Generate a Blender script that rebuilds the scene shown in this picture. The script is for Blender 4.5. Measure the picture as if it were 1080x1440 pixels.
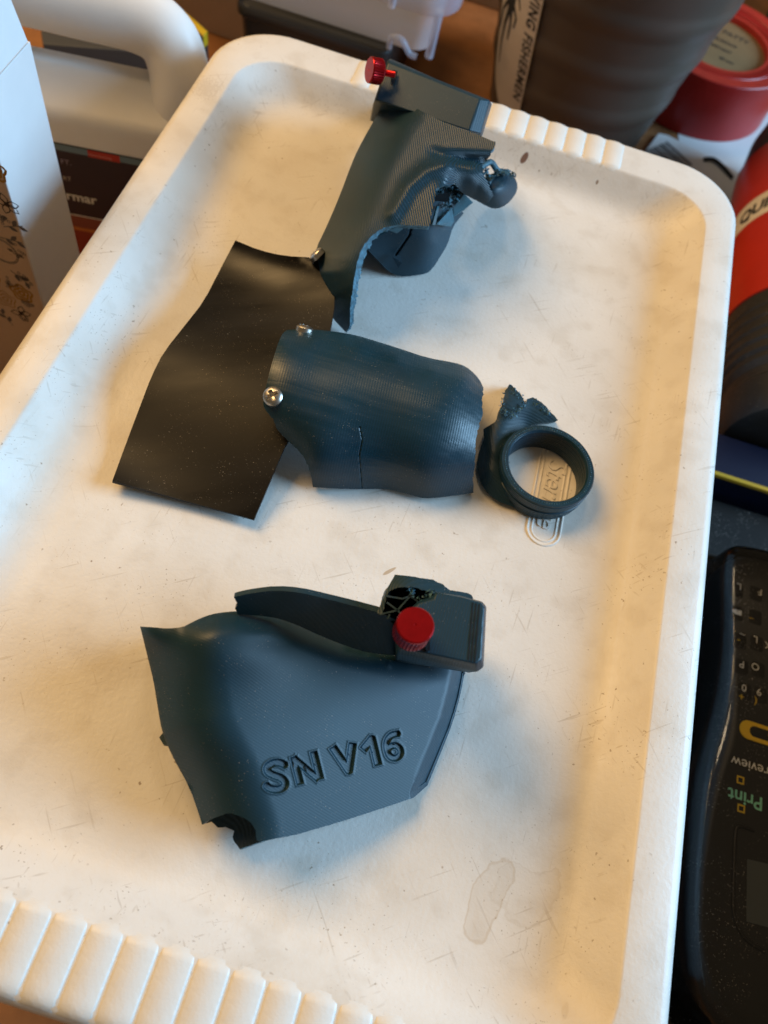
import bpy, math, random
import numpy as np
from mathutils import Vector, Matrix
from mathutils.geometry import delaunay_2d_cdt
random.seed(7); rng = np.random.default_rng(7)
S = bpy.context.scene
COL = S.collection
for o in list(bpy.data.objects): bpy.data.objects.remove(o)
CM = 0.01                                  # everything below is written in centimetres

# ------------------------------------------------------------------ camera
FPX = 1150.0                               # focal length in pixels of a 1080 x 1440 frame
_v = np.array([1165 - 540, -1219 - 720.])  # vanishing point of the lid's long edges
YI = np.array([_v[0], _v[1], FPX]); YI /= np.linalg.norm(YI)
XI = np.array([-_v[1], _v[0], 0]); XI /= np.linalg.norm(XI)
ZI = np.cross(XI, YI)
CAM = np.array([1.02, -13.43, 19.76])
def P(px, py, z):
    """the point at height z (cm) that the photograph shows at this pixel"""
    r = np.array([px - 540, py - 720, FPX]); w = np.array([r @ XI, r @ YI, r @ ZI])
    return CAM + w * ((z - CAM[2]) / w[2])
def PA(px, py, z):
    px = np.asarray(px, float); r = np.stack([px - 540, np.asarray(py, float) - 720, np.full_like(px, FPX)], 1)
    w = np.stack([r @ XI, r @ YI, r @ ZI], 1)
    return CAM + w * ((z - CAM[2]) / w[:, 2])[:, None]
cd = bpy.data.cameras.new('camera'); cam = bpy.data.objects.new('camera', cd); COL.objects.link(cam)
def to_world(v): return Vector((v @ XI, v @ YI, v @ ZI))
rx, uy, bz = to_world(np.array([1., 0, 0])), to_world(np.array([0, -1., 0])), to_world(np.array([0, 0, -1.]))
M = Matrix((rx, uy, bz)).transposed().to_4x4(); M.translation = Vector(CAM * CM)
cam.matrix_world = M
cd.sensor_fit = 'HORIZONTAL'; cd.sensor_width = 27.0; cd.lens = FPX / 1080 * 27.0
cd.clip_start = 0.01; cd.clip_end = 20
cd.dof.use_dof = True; cd.dof.focus_distance = 0.205; cd.dof.aperture_fstop = 17.0
S.camera = cam

# ------------------------------------------------------------------ light: warm lamp on the left, cool window on the right
w = bpy.data.worlds.new('World'); S.world = w; w.use_nodes = True
bg = w.node_tree.nodes['Background']; bg.inputs[0].default_value = (1.0, 0.76, 0.48, 1); bg.inputs[1].default_value = 0.14
def area(name, loc, target, sx, sy, power, color):
    l = bpy.data.lights.new(name, 'AREA'); l.shape = 'RECTANGLE'; l.size = sx * CM; l.size_y = sy * CM
    l.energy = power; l.color = color
    o = bpy.data.objects.new(name, l); COL.objects.link(o); o.location = Vector(loc) * CM
    o.rotation_euler = (Vector(target) - Vector(loc)).to_track_quat('-Z', 'Y').to_euler()
    return o
area('window_light', (120, 26, 52), (0, 0, 0), 80, 66, 33.0, (0.39, 0.69, 1.0))
area('room_lamp', (-66, 32, 82), (0, 0, 0), 50, 50, 11.2, (1.0, 0.63, 0.27))
area('ceiling_lamp', (-20, 90, 150), (0, 5, 0), 28, 28, 3.0, (1.0, 0.76, 0.48))
S.render.engine = 'CYCLES'
S.cycles.max_bounces = 6; S.cycles.diffuse_bounces = 3; S.cycles.glossy_bounces = 3; S.cycles.transmission_bounces = 5; S.cycles.transparent_max_bounces = 8
S.view_settings.view_transform = 'Standard'; S.view_settings.look = 'None'
S.view_settings.exposure = -0.15; S.view_settings.gamma = 1.0
S.view_settings.use_curve_mapping = False

# ------------------------------------------------------------------ materials
MATS = {}
def mat(name, color, rough=0.45, spec=0.5, metal=0.0, var=0.0, vscale=60, bump=0.0, bscale=900, layers=None, specks=None,
        speck_scale=1500, speck_amt=0.0, trans=0.0, coat=0.0, emit=None, rough_var=0.0, sss=0.0, streak=None):
    m = bpy.data.materials.new(name); m.use_nodes = True; MATS[name] = m
    N, L = m.node_tree.nodes, m.node_tree.links; b = N['Principled BSDF']
    b.inputs['Roughness'].default_value = rough; b.inputs['Metallic'].default_value = metal
    b.inputs['Specular IOR Level'].default_value = spec; b.inputs['Transmission Weight'].default_value = trans
    b.inputs['Coat Weight'].default_value = coat
    if sss:
        b.inputs['Subsurface Weight'].default_value = sss; b.inputs['Subsurface Radius'].default_value = (0.004, 0.003, 0.002)
    tc = N.new('ShaderNodeTexCoord'); c = None
    def noise(scale, detail=4, rough_=0.6):
        n = N.new('ShaderNodeTexNoise'); n.inputs['Scale'].default_value = scale; n.inputs['Detail'].default_value = detail
        n.inputs['Roughness'].default_value = rough_; L.new(tc.outputs['Object'], n.inputs['Vector']); return n
    def ramp(src, a, bb, ca=(0, 0, 0, 1), cb=(1, 1, 1, 1)):
        r = N.new('ShaderNodeValToRGB'); r.color_ramp.elements[0].position = a; r.color_ramp.elements[1].position = bb
        r.color_ramp.elements[0].color = ca; r.color_ramp.elements[1].color = cb; L.new(src, r.inputs[0]); return r
    def mix(fac, c1, c2):
        x = N.new('ShaderNodeMix'); x.data_type = 'RGBA'
        if hasattr(fac, 'links'): L.new(fac, x.inputs[0])
        else: x.inputs[0].default_value = fac
        for s, i in ((c1, 6), (c2, 7)):
            if isinstance(s, tuple): x.inputs[i].default_value = s
            else: L.new(s, x.inputs[i])
        return x.outputs[2]
    col = tuple(color) + (1,); c = col
    if var:
        dark = tuple(v * (1 - var) for v in color) + (1,); lite = tuple(min(1, v * (1 + var)) for v in color) + (1,)
        c = ramp(noise(vscale).outputs[0], 0.3, 0.7, dark, lite).outputs[0]
    if specks:
        big = ramp(noise(speck_scale / 22, 2).outputs[0], 0.42, 0.68).outputs[0]
        fine = ramp(noise(speck_scale, 1).outputs[0], 0.70 - speck_amt, 0.74 - speck_amt).outputs[0]
        mu = N.new('ShaderNodeMath'); mu.operation = 'MULTIPLY'; L.new(big, mu.inputs[0]); L.new(fine, mu.inputs[1])
        c = mix(mu.outputs[0], c, tuple(specks) + (1,))
    if isinstance(c, tuple): b.inputs['Base Color'].default_value = c
    else: L.new(c, b.inputs['Base Color'])
    if rough_var:
        r = ramp(noise(vscale * 2.3).outputs[0], 0.3, 0.7, (max(0, rough - rough_var),) * 3 + (1,), (min(1, rough + rough_var),) * 3 + (1,))
        L.new(r.outputs[0], b.inputs['Roughness'])
    h = None
    if layers:
        d, period, amt = layers; d = Vector(d).normalized()
        dp = N.new('ShaderNodeVectorMath'); dp.operation = 'DOT_PRODUCT'; L.new(tc.outputs['Object'], dp.inputs[0]); dp.inputs[1].default_value = d
        ml = N.new('ShaderNodeMath'); ml.operation = 'MULTIPLY'; L.new(dp.outputs['Value'], ml.inputs[0]); ml.inputs[1].default_value = 2 * math.pi / (period * CM)
        sn = N.new('ShaderNodeMath'); sn.operation = 'SINE'; L.new(ml.outputs[0], sn.inputs[0])
        bp = N.new('ShaderNodeBump'); bp.inputs['Strength'].default_value = amt; bp.inputs['Distance'].default_value = 0.00008
        L.new(sn.outputs[0], bp.inputs['Height']); h = bp
    if bump:
        bp = N.new('ShaderNodeBump'); bp.inputs['Strength'].default_value = bump; bp.inputs['Distance'].default_value = 0.0004
        L.new(noise(bscale, 3).outputs[0], bp.inputs['Height'])
        if h: L.new(h.outputs[0], bp.inputs['Normal'])
        h = bp
    if streak:
        mr0 = N.new('ShaderNodeMapping'); L.new(tc.outputs['Object'], mr0.inputs[0]); mr0.inputs['Rotation'].default_value = (0, 0, -streak[2])
        mp = N.new('ShaderNodeMapping'); L.new(mr0.outputs[0], mp.inputs[0]); mp.inputs['Scale'].default_value = streak[0]
        nz = N.new('ShaderNodeTexNoise'); nz.inputs['Scale'].default_value = 1.0; nz.inputs['Detail'].default_value = 4; L.new(mp.outputs[0], nz.inputs['Vector'])
        bp = N.new('ShaderNodeBump'); bp.inputs['Strength'].default_value = streak[1]; bp.inputs['Distance'].default_value = 0.0006
        L.new(nz.outputs[0], bp.inputs['Height'])
        if h: L.new(h.outputs[0], bp.inputs['Normal'])
        h = bp
        rr_ = ramp(nz.outputs[0], 0.3, 0.7, (max(.05, rough - .09),) * 3 + (1,), (rough + .12,) * 3 + (1,)); L.new(rr_.outputs[0], b.inputs['Roughness'])
    if h: L.new(h.outputs[0], b.inputs['Normal'])
    if emit: b.inputs['Emission Color'].default_value = tuple(emit[0]) + (1,); b.inputs['Emission Strength'].default_value = emit[1]
    return m

PLA = (0.0065, 0.033, 0.052)
def pla(name, d, period=0.05, amt=0.35, rough=0.42, streak=None):
    return mat(name, PLA, rough, 0.42, var=0.16, vscale=45, layers=(d, period, amt), specks=(0.35, 0.30, 0.24), speck_scale=3200, speck_amt=-0.01, streak=streak)
pla_shell = pla('pla_shell', (0.55, 0.10, 0.80), 0.042, 0.8, 0.38)
pla_tube = pla('pla_tube', (1, 0.1, 0.0), 0.07, 0.11, 0.35, ((20, 420, 420), .22, 0.05))
pla_guard = pla('pla_guard', (0.15, 1, 0.0), 0.055, 0.06, 0.46)
pla_block = pla('pla_block', (1, 0.0, 0.1), 0.06, 0.14, 0.42)
pla_ring = pla('pla_ring', (0, 0.0, 1), 0.07, 0.6, 0.34)
pla_dark = pla('pla_dark', (0.2, 0.1, 1), 0.05, 0.25, 0.5)
fracture = mat('fracture', (0.05, 0.14, 0.19), 0.5, 0.5, var=0.6, vscale=700, bump=0.8, bscale=1800)
rubber = mat('rubber', (0.005, 0.0042, 0.0036), 0.36, 0.22, var=0.3, vscale=40, specks=(0.40, 0.33, 0.24), speck_scale=2900, speck_amt=-0.012, streak=((120, 25, 60), .04, -1.1))
red_metal = mat('red_metal', (0.40, 0.006, 0.010), 0.28, 0.5, metal=0.75, var=0.1, vscale=400)
steel = mat('steel', (0.55, 0.51, 0.45), 0.34, 0.5, metal=1.0, var=0.15, vscale=500)
black = mat('recess_shade', (0.004, 0.006, 0.008), 0.7, 0.3)  # plain black, sets the dark of recesses as a colour

# ------------------------------------------------------------------ helpers
BASE = {}
def thing(name, label, cat, base, group=None):
    o = bpy.data.objects.new(name, None); COL.objects.link(o); o.empty_display_size = 0.01
    o.location = Vector(base) * CM; o['label'] = label; o['category'] = cat
    if group: o['group'] = group
    BASE[o.name] = np.array(base, float); return o
def base_of(p):
    if p is None: return np.zeros(3)
    return BASE[p.name]
def mk(name, V, Fc, m, parent=None, angle=40, smooth=True, base=None, extra=None):
    V = np.asarray(V, float); b = base_of(parent) if base is None else np.asarray(base, float)
    me = bpy.data.meshes.new(name); me.from_pydata(((V - b) * CM).tolist(), [], [list(map(int, f)) for f in Fc]); me.update()
    me.materials.append(m)
    if extra is not None: me.materials.append(extra)
    if smooth:
        me.polygons.foreach_set('use_smooth', [True] * len(me.polygons)); me.set_sharp_from_angle(angle=math.radians(angle))
    o = bpy.data.objects.new(name, me); COL.objects.link(o)
    if parent is not None:
        o.parent = parent; BASE[o.name] = b
        if base is not None: o.location = Vector(b - base_of(parent)) * CM
    else: o.location = Vector(b) * CM; BASE[o.name] = b
    return o
def recalc(o):
    import bmesh
    bm = bmesh.new(); bm.from_mesh(o.data); bmesh.ops.recalc_face_normals(bm, faces=bm.faces); bm.to_mesh(o.data); bm.free(); return o
def bevel(o, wd, seg=2, angle=35):
    md = o.modifiers.new('bevel', 'BEVEL'); md.width = wd * CM; md.segments = seg; md.limit_method = 'ANGLE'; md.angle_limit = math.radians(angle)
    return o
def solid(o, t, rim=False):
    md = o.modifiers.new('solidify', 'SOLIDIFY'); md.thickness = t * CM; md.offset = -1
    if rim: md.material_offset_rim = 1
    return o
def densify(pts, step, jag=0.0):
    out = []
    n = len(pts)
    for i in range(n):
        a, b = pts[i], pts[(i + 1) % n]; j = jag if len(a) < 3 else a[2]
        d = math.hypot(b[0] - a[0], b[1] - a[1]); k = max(1, int(round(d / step)))
        for q in range(k):
            t = q / k; x, y = a[0] + (b[0] - a[0]) * t, a[1] + (b[1] - a[1]) * t
            if q or j > 0.5: x += rng.normal() * j * 0.5; y += rng.normal() * j * 0.5
            out.append((x, y))
    return np.array(out)
def smooth_poly(pts, corner=50):
    """round the outline between points by one Chaikin pass except at sharp corners and jagged points"""
    out = []; n = len(pts)
    for i in range(n):
        p0, p, p1 = pts[i - 1], pts[i], pts[(i + 1) % n]
        a = math.atan2(p[1] - p0[1], p[0] - p0[0]); b = math.atan2(p1[1] - p[1], p1[0] - p[0])
        t = abs((b - a + math.pi) % (2 * math.pi) - math.pi)
        if len(p) > 2 or t > math.radians(corner): out.append(p)
        else:
            out.append((p[0] * .75 + p0[0] * .25, p[1] * .75 + p0[1] * .25)); out.append((p[0] * .75 + p1[0] * .25, p[1] * .75 + p1[1] * .25))
    return out
def inside(poly, X, Y):
    r = np.zeros(X.shape, bool); n = len(poly); j = n - 1
    for i in range(n):
        xi, yi = poly[i]; xj, yj = poly[j]
        if yi != yj:
            r ^= ((yi > Y) != (yj > Y)) & (X < (xj - xi) * (Y - yi) / (yj - yi) + xi)
        j = i
    return r
def segdist(poly, X, Y, closed=True):
    d = np.full(X.shape, 1e9); n = len(poly)
    for i in range(n if closed else n - 1):
        x0, y0 = poly[i]; x1, y1 = poly[(i + 1) % n]; dx, dy = x1 - x0, y1 - y0; l2 = dx * dx + dy * dy + 1e-9
        t = np.clip(((X - x0) * dx + (Y - y0) * dy) / l2, 0, 1); d = np.minimum(d, np.hypot(X - x0 - t * dx, Y - y0 - t * dy))
    return d
def tps(ctrl, lam=0.02, kern='tps'):
    c = np.array(ctrl, float); X = c[:, :2] / 100; n = len(c)
    def U(r):
        if kern == 'lin': return r
        return np.where(r > 1e-9, r * r * np.log(np.maximum(r, 1e-9)), 0)
    K = U(np.linalg.norm(X[:, None] - X[None], axis=2)) + np.eye(n) * lam * (0.05 if kern == 'lin' else 1) * (1 if kern != 'lin' else -1)
    Q = np.hstack([np.ones((n, 1)), X]); A = np.zeros((n + 3, n + 3)); A[:n, :n] = K; A[:n, n:] = Q; A[n:, :n] = Q.T
    s = np.linalg.solve(A, np.concatenate([c[:, 2], np.zeros(3)]))
    def f(px, py):
        q = np.stack([np.asarray(px) / 100, np.asarray(py) / 100], 1); out = np.zeros(len(q))
        for i in range(0, len(q), 4000):
            qq = q[i:i + 4000]; out[i:i + 4000] = U(np.linalg.norm(qq[:, None] - X[None], axis=2)) @ s[:n] + s[n] + qq @ s[n + 1:]
        return out
    return f
def relief(name, outline, zf, m, parent, step=4.0, thick=0.2, jag=0.0, dz=None, skirt=None, rim=None, fine=None, smooth_out=True, angle=50, zmin=0.02):
    """a sheet whose outline and heights are measured on the photograph, given real height, depth and thickness"""
    if isinstance(zf, list): zf = tps(zf)
    pts = smooth_poly(outline) if smooth_out else outline
    B = densify(pts, step, jag); nb = len(B)
    xs = np.arange(B[:, 0].min(), B[:, 0].max(), step); ys = np.arange(B[:, 1].min(), B[:, 1].max(), step)
    GX, GY = np.meshgrid(xs, ys); GX = GX + (np.arange(len(ys)) % 2)[:, None] * step * .5; X, Y = GX.ravel(), GY.ravel()
    if fine:
        x0, x1, y0, y1, st = fine; fx, fy = np.meshgrid(np.arange(x0, x1, st), np.arange(y0, y1, st)); k = (X < x0) | (X > x1) | (Y < y0) | (Y > y1)
        X = np.concatenate([X[k], fx.ravel()]); Y = np.concatenate([Y[k], fy.ravel()])
    ok = inside(B, X, Y) & (segdist(B, X, Y) > step * .45); I = np.stack([X[ok], Y[ok]], 1)
    allp = np.vstack([B, I])
    vs, es, fs, *_ = delaunay_2d_cdt([Vector(p) for p in allp], [(i, (i + 1) % nb) for i in range(nb)], [], 1, 1e-4)
    q = np.array([[v.x, v.y] for v in vs]); z = zf(q[:, 0], q[:, 1])
    if dz is not None: z = z + dz(q[:, 0], q[:, 1])
    z = np.maximum(z, zmin)
    V = PA(q[:, 0], q[:, 1], z); Fc = [list(f) for f in fs]
    # face the camera
    out = []
    for f in Fc:
        a, b, c = V[f[0]], V[f[1]], V[f[2]]
        out.append(f if np.dot(np.cross(b - a, c - a), CAM - a) > 0 else f[::-1])
    V = list(V)
    if skirt:
        fn, zb, pull = skirt; cen = B.mean(0); rows = 4
        zB = np.maximum(zf(B[:, 0], B[:, 1]) + (dz(B[:, 0], B[:, 1]) if dz is not None else 0), zmin)
        idx = {}
        def ring(i):
            if i in idx: return idx[i]
            d = cen - B[i]; d = d / (np.linalg.norm(d) + 1e-9)
            near = int(np.argmin((q[:, 0] - B[i, 0]) ** 2 + (q[:, 1] - B[i, 1]) ** 2)); r = [near]
            for k in range(1, rows + 1):
                t = k / rows; zz = zB[i] + (min(zb, zB[i] - .02) - zB[i]) * t; pl = pull * (t ** 1.5)
                V.append(P(B[i, 0] + d[0] * pl, B[i, 1] + d[1] * pl, zz)); r.append(len(V) - 1)
            idx[i] = r; return r
        for i in range(nb):
            j = (i + 1) % nb
            if fn(*B[i]) and fn(*B[j]):
                a, b = ring(i), ring(j)
                for k in range(rows): out.append([a[k], b[k], b[k + 1], a[k + 1]])
    o = mk(name, np.array(V), out, m, parent, angle=angle, extra=rim)
    if skirt: recalc(o)
    # keep the outside outside
    if skirt:
        pol = o.data.polygons[0]; b = base_of(parent)
        if Vector(pol.normal).dot(Vector(CAM * CM) - (o.data.vertices[pol.vertices[0]].co + Vector(b) * CM)) < 0: o.data.flip_normals()
    if thick:
        sharp_rim(o); solid(o, thick, rim is not None)
    return o
def sharp_rim(o):
    cnt = {}
    for p_ in o.data.polygons:
        for k in p_.edge_keys: cnt[k] = cnt.get(k, 0) + 1
    for e in o.data.edges:
        if cnt.get(tuple(sorted(e.vertices)), 0) == 1: e.use_edge_sharp = True
def loft(name, secs, m, parent, bev=0.0, angle=30, seg=2, smooth=True, base=None, capa=True, capb=True):
    """secs: list of equally long rings of world points"""
    n = len(secs[0]); V = np.vstack(secs); Fc = []
    for k in range(len(secs) - 1):
        for i in range(n): j = (i + 1) % n; Fc.append([k * n + i, k * n + j, (k + 1) * n + j, (k + 1) * n + i])
    if capa: Fc.append(list(range(n))[::-1])
    if capb: Fc.append([(len(secs) - 1) * n + i for i in range(n)])
    o = recalc(mk(name, V, Fc, m, parent, angle=angle, smooth=smooth, base=base))
    if bev: bevel(o, bev, seg)
    return o
def ploft(name, polys, m, parent, **k): return loft(name, [np.array([P(*p) for p in s]) for s in polys], m, parent, **k)
def frame(d):
    d = np.asarray(d, float); d /= np.linalg.norm(d); a = np.array([0, 0, 1.]) if abs(d[2]) < .9 else np.array([1., 0, 0])
    u = np.cross(a, d); u /= np.linalg.norm(u); return u, np.cross(d, u), d
def lathe(name, prof, p0, d, m, parent, seg=48, knurl=None, angle=40, closed=False, base=None):
    """prof: (radius, distance along d); knurl = (count, depth, t0, t1)"""
    u, v, d = frame(d); V = []; Fc = []; p0 = np.asarray(p0, float)
    for (r, t) in prof:
        for i in range(seg):
            a = 2 * math.pi * i / seg; rr = r
            if knurl and knurl[2] <= t <= knurl[3] and r > 0.01: rr = r - knurl[1] * (i % 2)
            V.append(p0 + d * t + (u * math.cos(a) + v * math.sin(a)) * rr)
    n = len(prof)
    for k in range(n if closed else n - 1):
        for i in range(seg):
            j = (i + 1) % seg; k2 = (k + 1) % n; Fc.append([k * seg + i, k * seg + j, k2 * seg + j, k2 * seg + i])
    return recalc(mk(name, V, Fc, m, parent, angle=angle, base=base))
def tube(name, path, r, m, parent, seg=14, ry=None, sub=6, caps=True):
    path = np.array(path, float); pts = []
    n = len(path)
    for i in range(n - 1):
        p0, p1, p2, p3 = path[max(i - 1, 0)], path[i], path[i + 1], path[min(i + 2, n - 1)]
        for q in range(sub):
            t = q / sub; pts.append(.5 * (2 * p1 + (p2 - p0) * t + (2 * p0 - 5 * p1 + 4 * p2 - p3) * t * t + (3 * p1 - p0 - 3 * p2 + p3) * t ** 3))
    pts.append(path[-1]); pts = np.array(pts); secs = []; ref = np.array([0, -1., 0.3]); m_ = len(pts)
    for i in range(m_):
        d = pts[min(i + 1, m_ - 1)] - pts[max(i - 1, 0)]; d /= np.linalg.norm(d)
        u = np.cross(d, ref); u /= np.linalg.norm(u) + 1e-9; v = np.cross(u, d)
        ra = r[0] + (r[1] - r[0]) * i / (m_ - 1) if isinstance(r, tuple) else r
        secs.append(np.array([pts[i] + u * math.cos(a) * ra + v * math.sin(a) * (ry or ra) for a in np.linspace(0, 2 * math.pi, seg, endpoint=False)]))
    return loft(name, secs, m, parent, angle=60)
def rrect(hx, hy, r, n=8):
    out = []; r = min(r, hx - .001, hy - .001)
    for cx, cy, a0 in ((hx - r, hy - r, 0), (-hx + r, hy - r, 90), (-hx + r, -hy + r, 180), (hx - r, -hy + r, 270)):
        for k in range(n + 1):
            a = math.radians(a0 + 90 * k / n); out.append((cx + r * math.cos(a), cy + r * math.sin(a)))
    return out
def box(name, lo, hi, m, parent, rot=0.0, org=(0, 0), bev=0.05, seg=2, base=None):
    c, s = math.cos(rot), math.sin(rot)
    def T(x, y, z): return (org[0] + x * c - y * s, org[1] + x * s + y * c, z)
    ring = [(lo[0], lo[1]), (hi[0], lo[1]), (hi[0], hi[1]), (lo[0], hi[1])]
    return loft(name, [np.array([T(x, y, lo[2]) for x, y in ring]), np.array([T(x, y, hi[2]) for x, y in ring])], m, parent, bev=bev, seg=seg, base=base)
def glyphs(s, size, offset=0.0, shear=0.0, extrude=0.0, align='LEFT', space=1.0, res=4, spacing_y=1.0):
    """flat mesh of a piece of writing: (verts in cm, faces)"""
    c = bpy.data.curves.new('t', 'FONT'); c.body = s; c.size = size; c.offset = offset; c.shear = shear; c.align_x = align
    c.resolution_u = res; c.extrude = extrude; c.space_character = space; c.fill_mode = 'BOTH' if extrude else 'FRONT'
    o = bpy.data.objects.new('t', c); COL.objects.link(o); bpy.context.view_layer.update()
    me = bpy.data.meshes.new_from_object(o.evaluated_get(bpy.context.evaluated_depsgraph_get()))
    V = np.array([v.co[:] for v in me.vertices]); Fc = [list(p.vertices) for p in me.polygons]
    bpy.data.objects.remove(o); bpy.data.curves.remove(c); bpy.data.meshes.remove(me); return V, Fc
def writing(name, s, size, fn, m, parent, base=None, **k):
    V, Fc = glyphs(s, size, **k); W = np.array([fn(*v) for v in V])
    return mk(name, W, Fc, m, parent, smooth=False, base=base)
def planar(org, ex, ey, lift=0.012):
    org = np.asarray(org, float); ex = np.asarray(ex, float) / np.linalg.norm(ex); ey = np.asarray(ey, float); ey = ey - ex * (ey @ ex); ey /= np.linalg.norm(ey); n = np.cross(ex, ey)
    return lambda x, y, z=0: org + ex * x + ey * y + n * (lift + z)
def quad(name, fn, x0, y0, x1, y1, m, parent, nx=1, ny=1, lift=0.0, shape=None, base=None):
    xs, ys = np.linspace(x0, x1, nx + 1), np.linspace(y0, y1, ny + 1); V = [fn(x, y, lift) for y in ys for x in xs]
    Fc = [[j * (nx + 1) + i, j * (nx + 1) + i + 1, (j + 1) * (nx + 1) + i + 1, (j + 1) * (nx + 1) + i] for j in range(ny) for i in range(nx)]
    return mk(name, V, Fc, m, parent, base=base)
def flat(name, fn, pts, m, parent, lift=0.0, base=None): return mk(name, [fn(x, y, lift) for x, y in pts], [list(range(len(pts)))], m, parent, smooth=False, base=base)

# ================================================================== the setting
TZ = -12.0
wood = mat('table_wood', (0.30, 0.13, 0.05), 0.5, 0.4, var=0.35, vscale=30, bump=0.1, bscale=300)
n = 24
tv = [(x, y, TZ) for y in np.linspace(-60, 130, n + 1) for x in np.linspace(-90, 90, n + 1)]
tf = [[j * (n + 1) + i, j * (n + 1) + i + 1, (j + 1) * (n + 1) + i + 1, (j + 1) * (n + 1) + i] for j in range(n) for i in range(n)]
table = mk('table_top', tv, tf, wood, None); table['kind'] = 'structure'

# ================================================================== storage box with its white lid
def lid_material():
    m = mat('lid_plastic', (0.77, 0.74, 0.69), 0.42, 0.45, var=0.06, vscale=26, bump=0.22, bscale=800, rough_var=0.0)
    N, L = m.node_tree.nodes, m.node_tree.links; b = N['Principled BSDF']
    src = b.inputs['Base Color'].links[0].from_socket
    tc = [x for x in N if x.type == 'TEX_COORD'][0]
    def node(t, **k):
        x = N.new(t)
        for a, v in k.items(): setattr(x, a, v)
        return x
    def math_(op, a, bb=None):
        x = node('ShaderNodeMath', operation=op)
        for i, s in enumerate((a, bb)):
            if s is None: continue
            if isinstance(s, (int, float)): x.inputs[i].default_value = s
            else: L.new(s, x.inputs[i])
        return x.outputs[0]
    cache = {}
    def noise(sc, det=3, off=None, dist=0.0):
        if (sc, det) in cache: return cache[(sc, det)]
        x = N.new('ShaderNodeTexNoise'); x.inputs['Scale'].default_value = sc; x.inputs['Detail'].default_value = det; x.inputs['Distortion'].default_value = dist
        L.new(tc.outputs['Object'], x.inputs['Vector']); cache[(sc, det)] = x.outputs[0]; return x.outputs[0]
    def step(v, a, bb):
        x = node('ShaderNodeMapRange', interpolation_type='SMOOTHSTEP'); L.new(v, x.inputs[0]); x.inputs[1].default_value = a; x.inputs[2].default_value = bb; return x.outputs[0]
    def over(base, fac, col):
        x = N.new('ShaderNodeMix'); x.data_type = 'RGBA'; L.new(fac, x.inputs[0]); L.new(base, x.inputs[6]); x.inputs[7].default_value = col + (1,); return x.outputs[2]
    # fine specks of dirt, thicker in patches
    f1 = math_('MULTIPLY', step(noise(700, 2), 0.70, 0.76), step(noise(45, 2), 0.35, 0.65))
    c = over(src, math_('MULTIPLY', f1, 0.85), (0.22, 0.15, 0.09))
    f2 = math_('MULTIPLY', step(noise(1500, 1), 0.70, 0.74), step(noise(60, 3), 0.45, 0.65))
    c = over(c, math_('MULTIPLY', f2, 0.7), (0.30, 0.24, 0.17))
    f3 = step(noise(260, 3, dist=1.5), 0.745, 0.79)
    c = over(c, math_('MULTIPLY', f3, 0.45), (0.24, 0.17, 0.11))
    # scratches and scuffs
    for rot, sx, thr, am in ((0.6, 60, .67, .34), (-0.9, 50, .68, .32), (1.5, 70, .68, .28)):
        mr0 = N.new('ShaderNodeMapping'); L.new(tc.outputs['Object'], mr0.inputs[0]); mr0.inputs['Rotation'].default_value = (0, 0, -rot)
        mp = N.new('ShaderNodeMapping'); L.new(mr0.outputs[0], mp.inputs[0]); mp.inputs['Scale'].default_value = (sx, 1100, 300)
        x = N.new('ShaderNodeTexNoise'); x.inputs['Scale'].default_value = 1.0; x.inputs['Detail'].default_value = 1; L.new(mp.outputs[0], x.inputs['Vector'])
        c = over(c, math_('MULTIPLY', math_('MULTIPLY', step(x.outputs[0], thr, thr + .07), step(noise(60, 3), 0.42, 0.62)), am), (0.36, 0.29, 0.21))
    c = over(c, math_('MULTIPLY', step(noise(110, 3), 0.48, 0.72), 0.24), (0.50, 0.43, 0.34))
    # yellowed grime, cloudy
    c = over(c, math_('MULTIPLY', step(noise(22, 4), 0.46, 0.72), 0.30), (0.56, 0.46, 0.33))
    # dried spill and dark marks: outlines with a shape of their own
    sep = node('ShaderNodeSeparateXYZ'); L.new(tc.outputs['Object'], sep.inputs[0])
    def blob(px, py, z, rx, ry, rot, wob, col, amt, edge=None, sc=140):
        p = P(px, py, z) * CM
        dx = math_('SUBTRACT', sep.outputs[0], float(p[0])); dy = math_('SUBTRACT', sep.outputs[1], float(p[1]))
        cr, sr = math.cos(rot), math.sin(rot)
        a = math_('ADD', math_('MULTIPLY', dx, cr / (rx * CM)), math_('MULTIPLY', dy, sr / (rx * CM)))
        d = math_('ADD', math_('MULTIPLY', dx, -sr / (ry * CM)), math_('MULTIPLY', dy, cr / (ry * CM)))
        r = math_('SQRT', math_('ADD', math_('MULTIPLY', a, a), math_('MULTIPLY', d, d)))
        r = math_('ADD', r, math_('MULTIPLY', math_('SUBTRACT', noise(sc, 3), 0.5), wob))
        f = math_('SUBTRACT', 1.0, step(r, 0.80, 1.05))
        if edge is not None: f = math_('ADD', math_('MULTIPLY', f, edge), math_('MULTIPLY', math_('MULTIPLY', step(r, 0.86, 0.97), math_('SUBTRACT', 1.0, step(r, 0.98, 1.06))), 1 - edge))
        return over(c, math_('MULTIPLY', f, amt), col)
    c = blob(684, 1268, 0, 0.38, 0.95, -0.25, 1.3, (0.48, 0.35, 0.20), 0.5, 0.35)
    c = blob(738, 1255, 0, 0.8, 0.55, 0.5, 2.2, (0.52, 0.44, 0.33), 0.32, 0.3)
    c = blob(292, 123, 1, 0.42, 0.5, 0.2, 4.5, (0.26, 0.18, 0.10), 0.20, None, 1400)
    c = blob(731, 240, 0, 0.10, 0.16, -0.6, 0.8, (0.16, 0.06, 0.03), 0.9)
    c = blob(832, 273, 0, 0.05, 0.06, 0, 0.4, (0.2, 0.12, 0.06), 0.9)
    c = blob(843, 255, 0, 0.06, 0.55, -0.5, 2.0, (0.50, 0.42, 0.28), 0.55)
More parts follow.
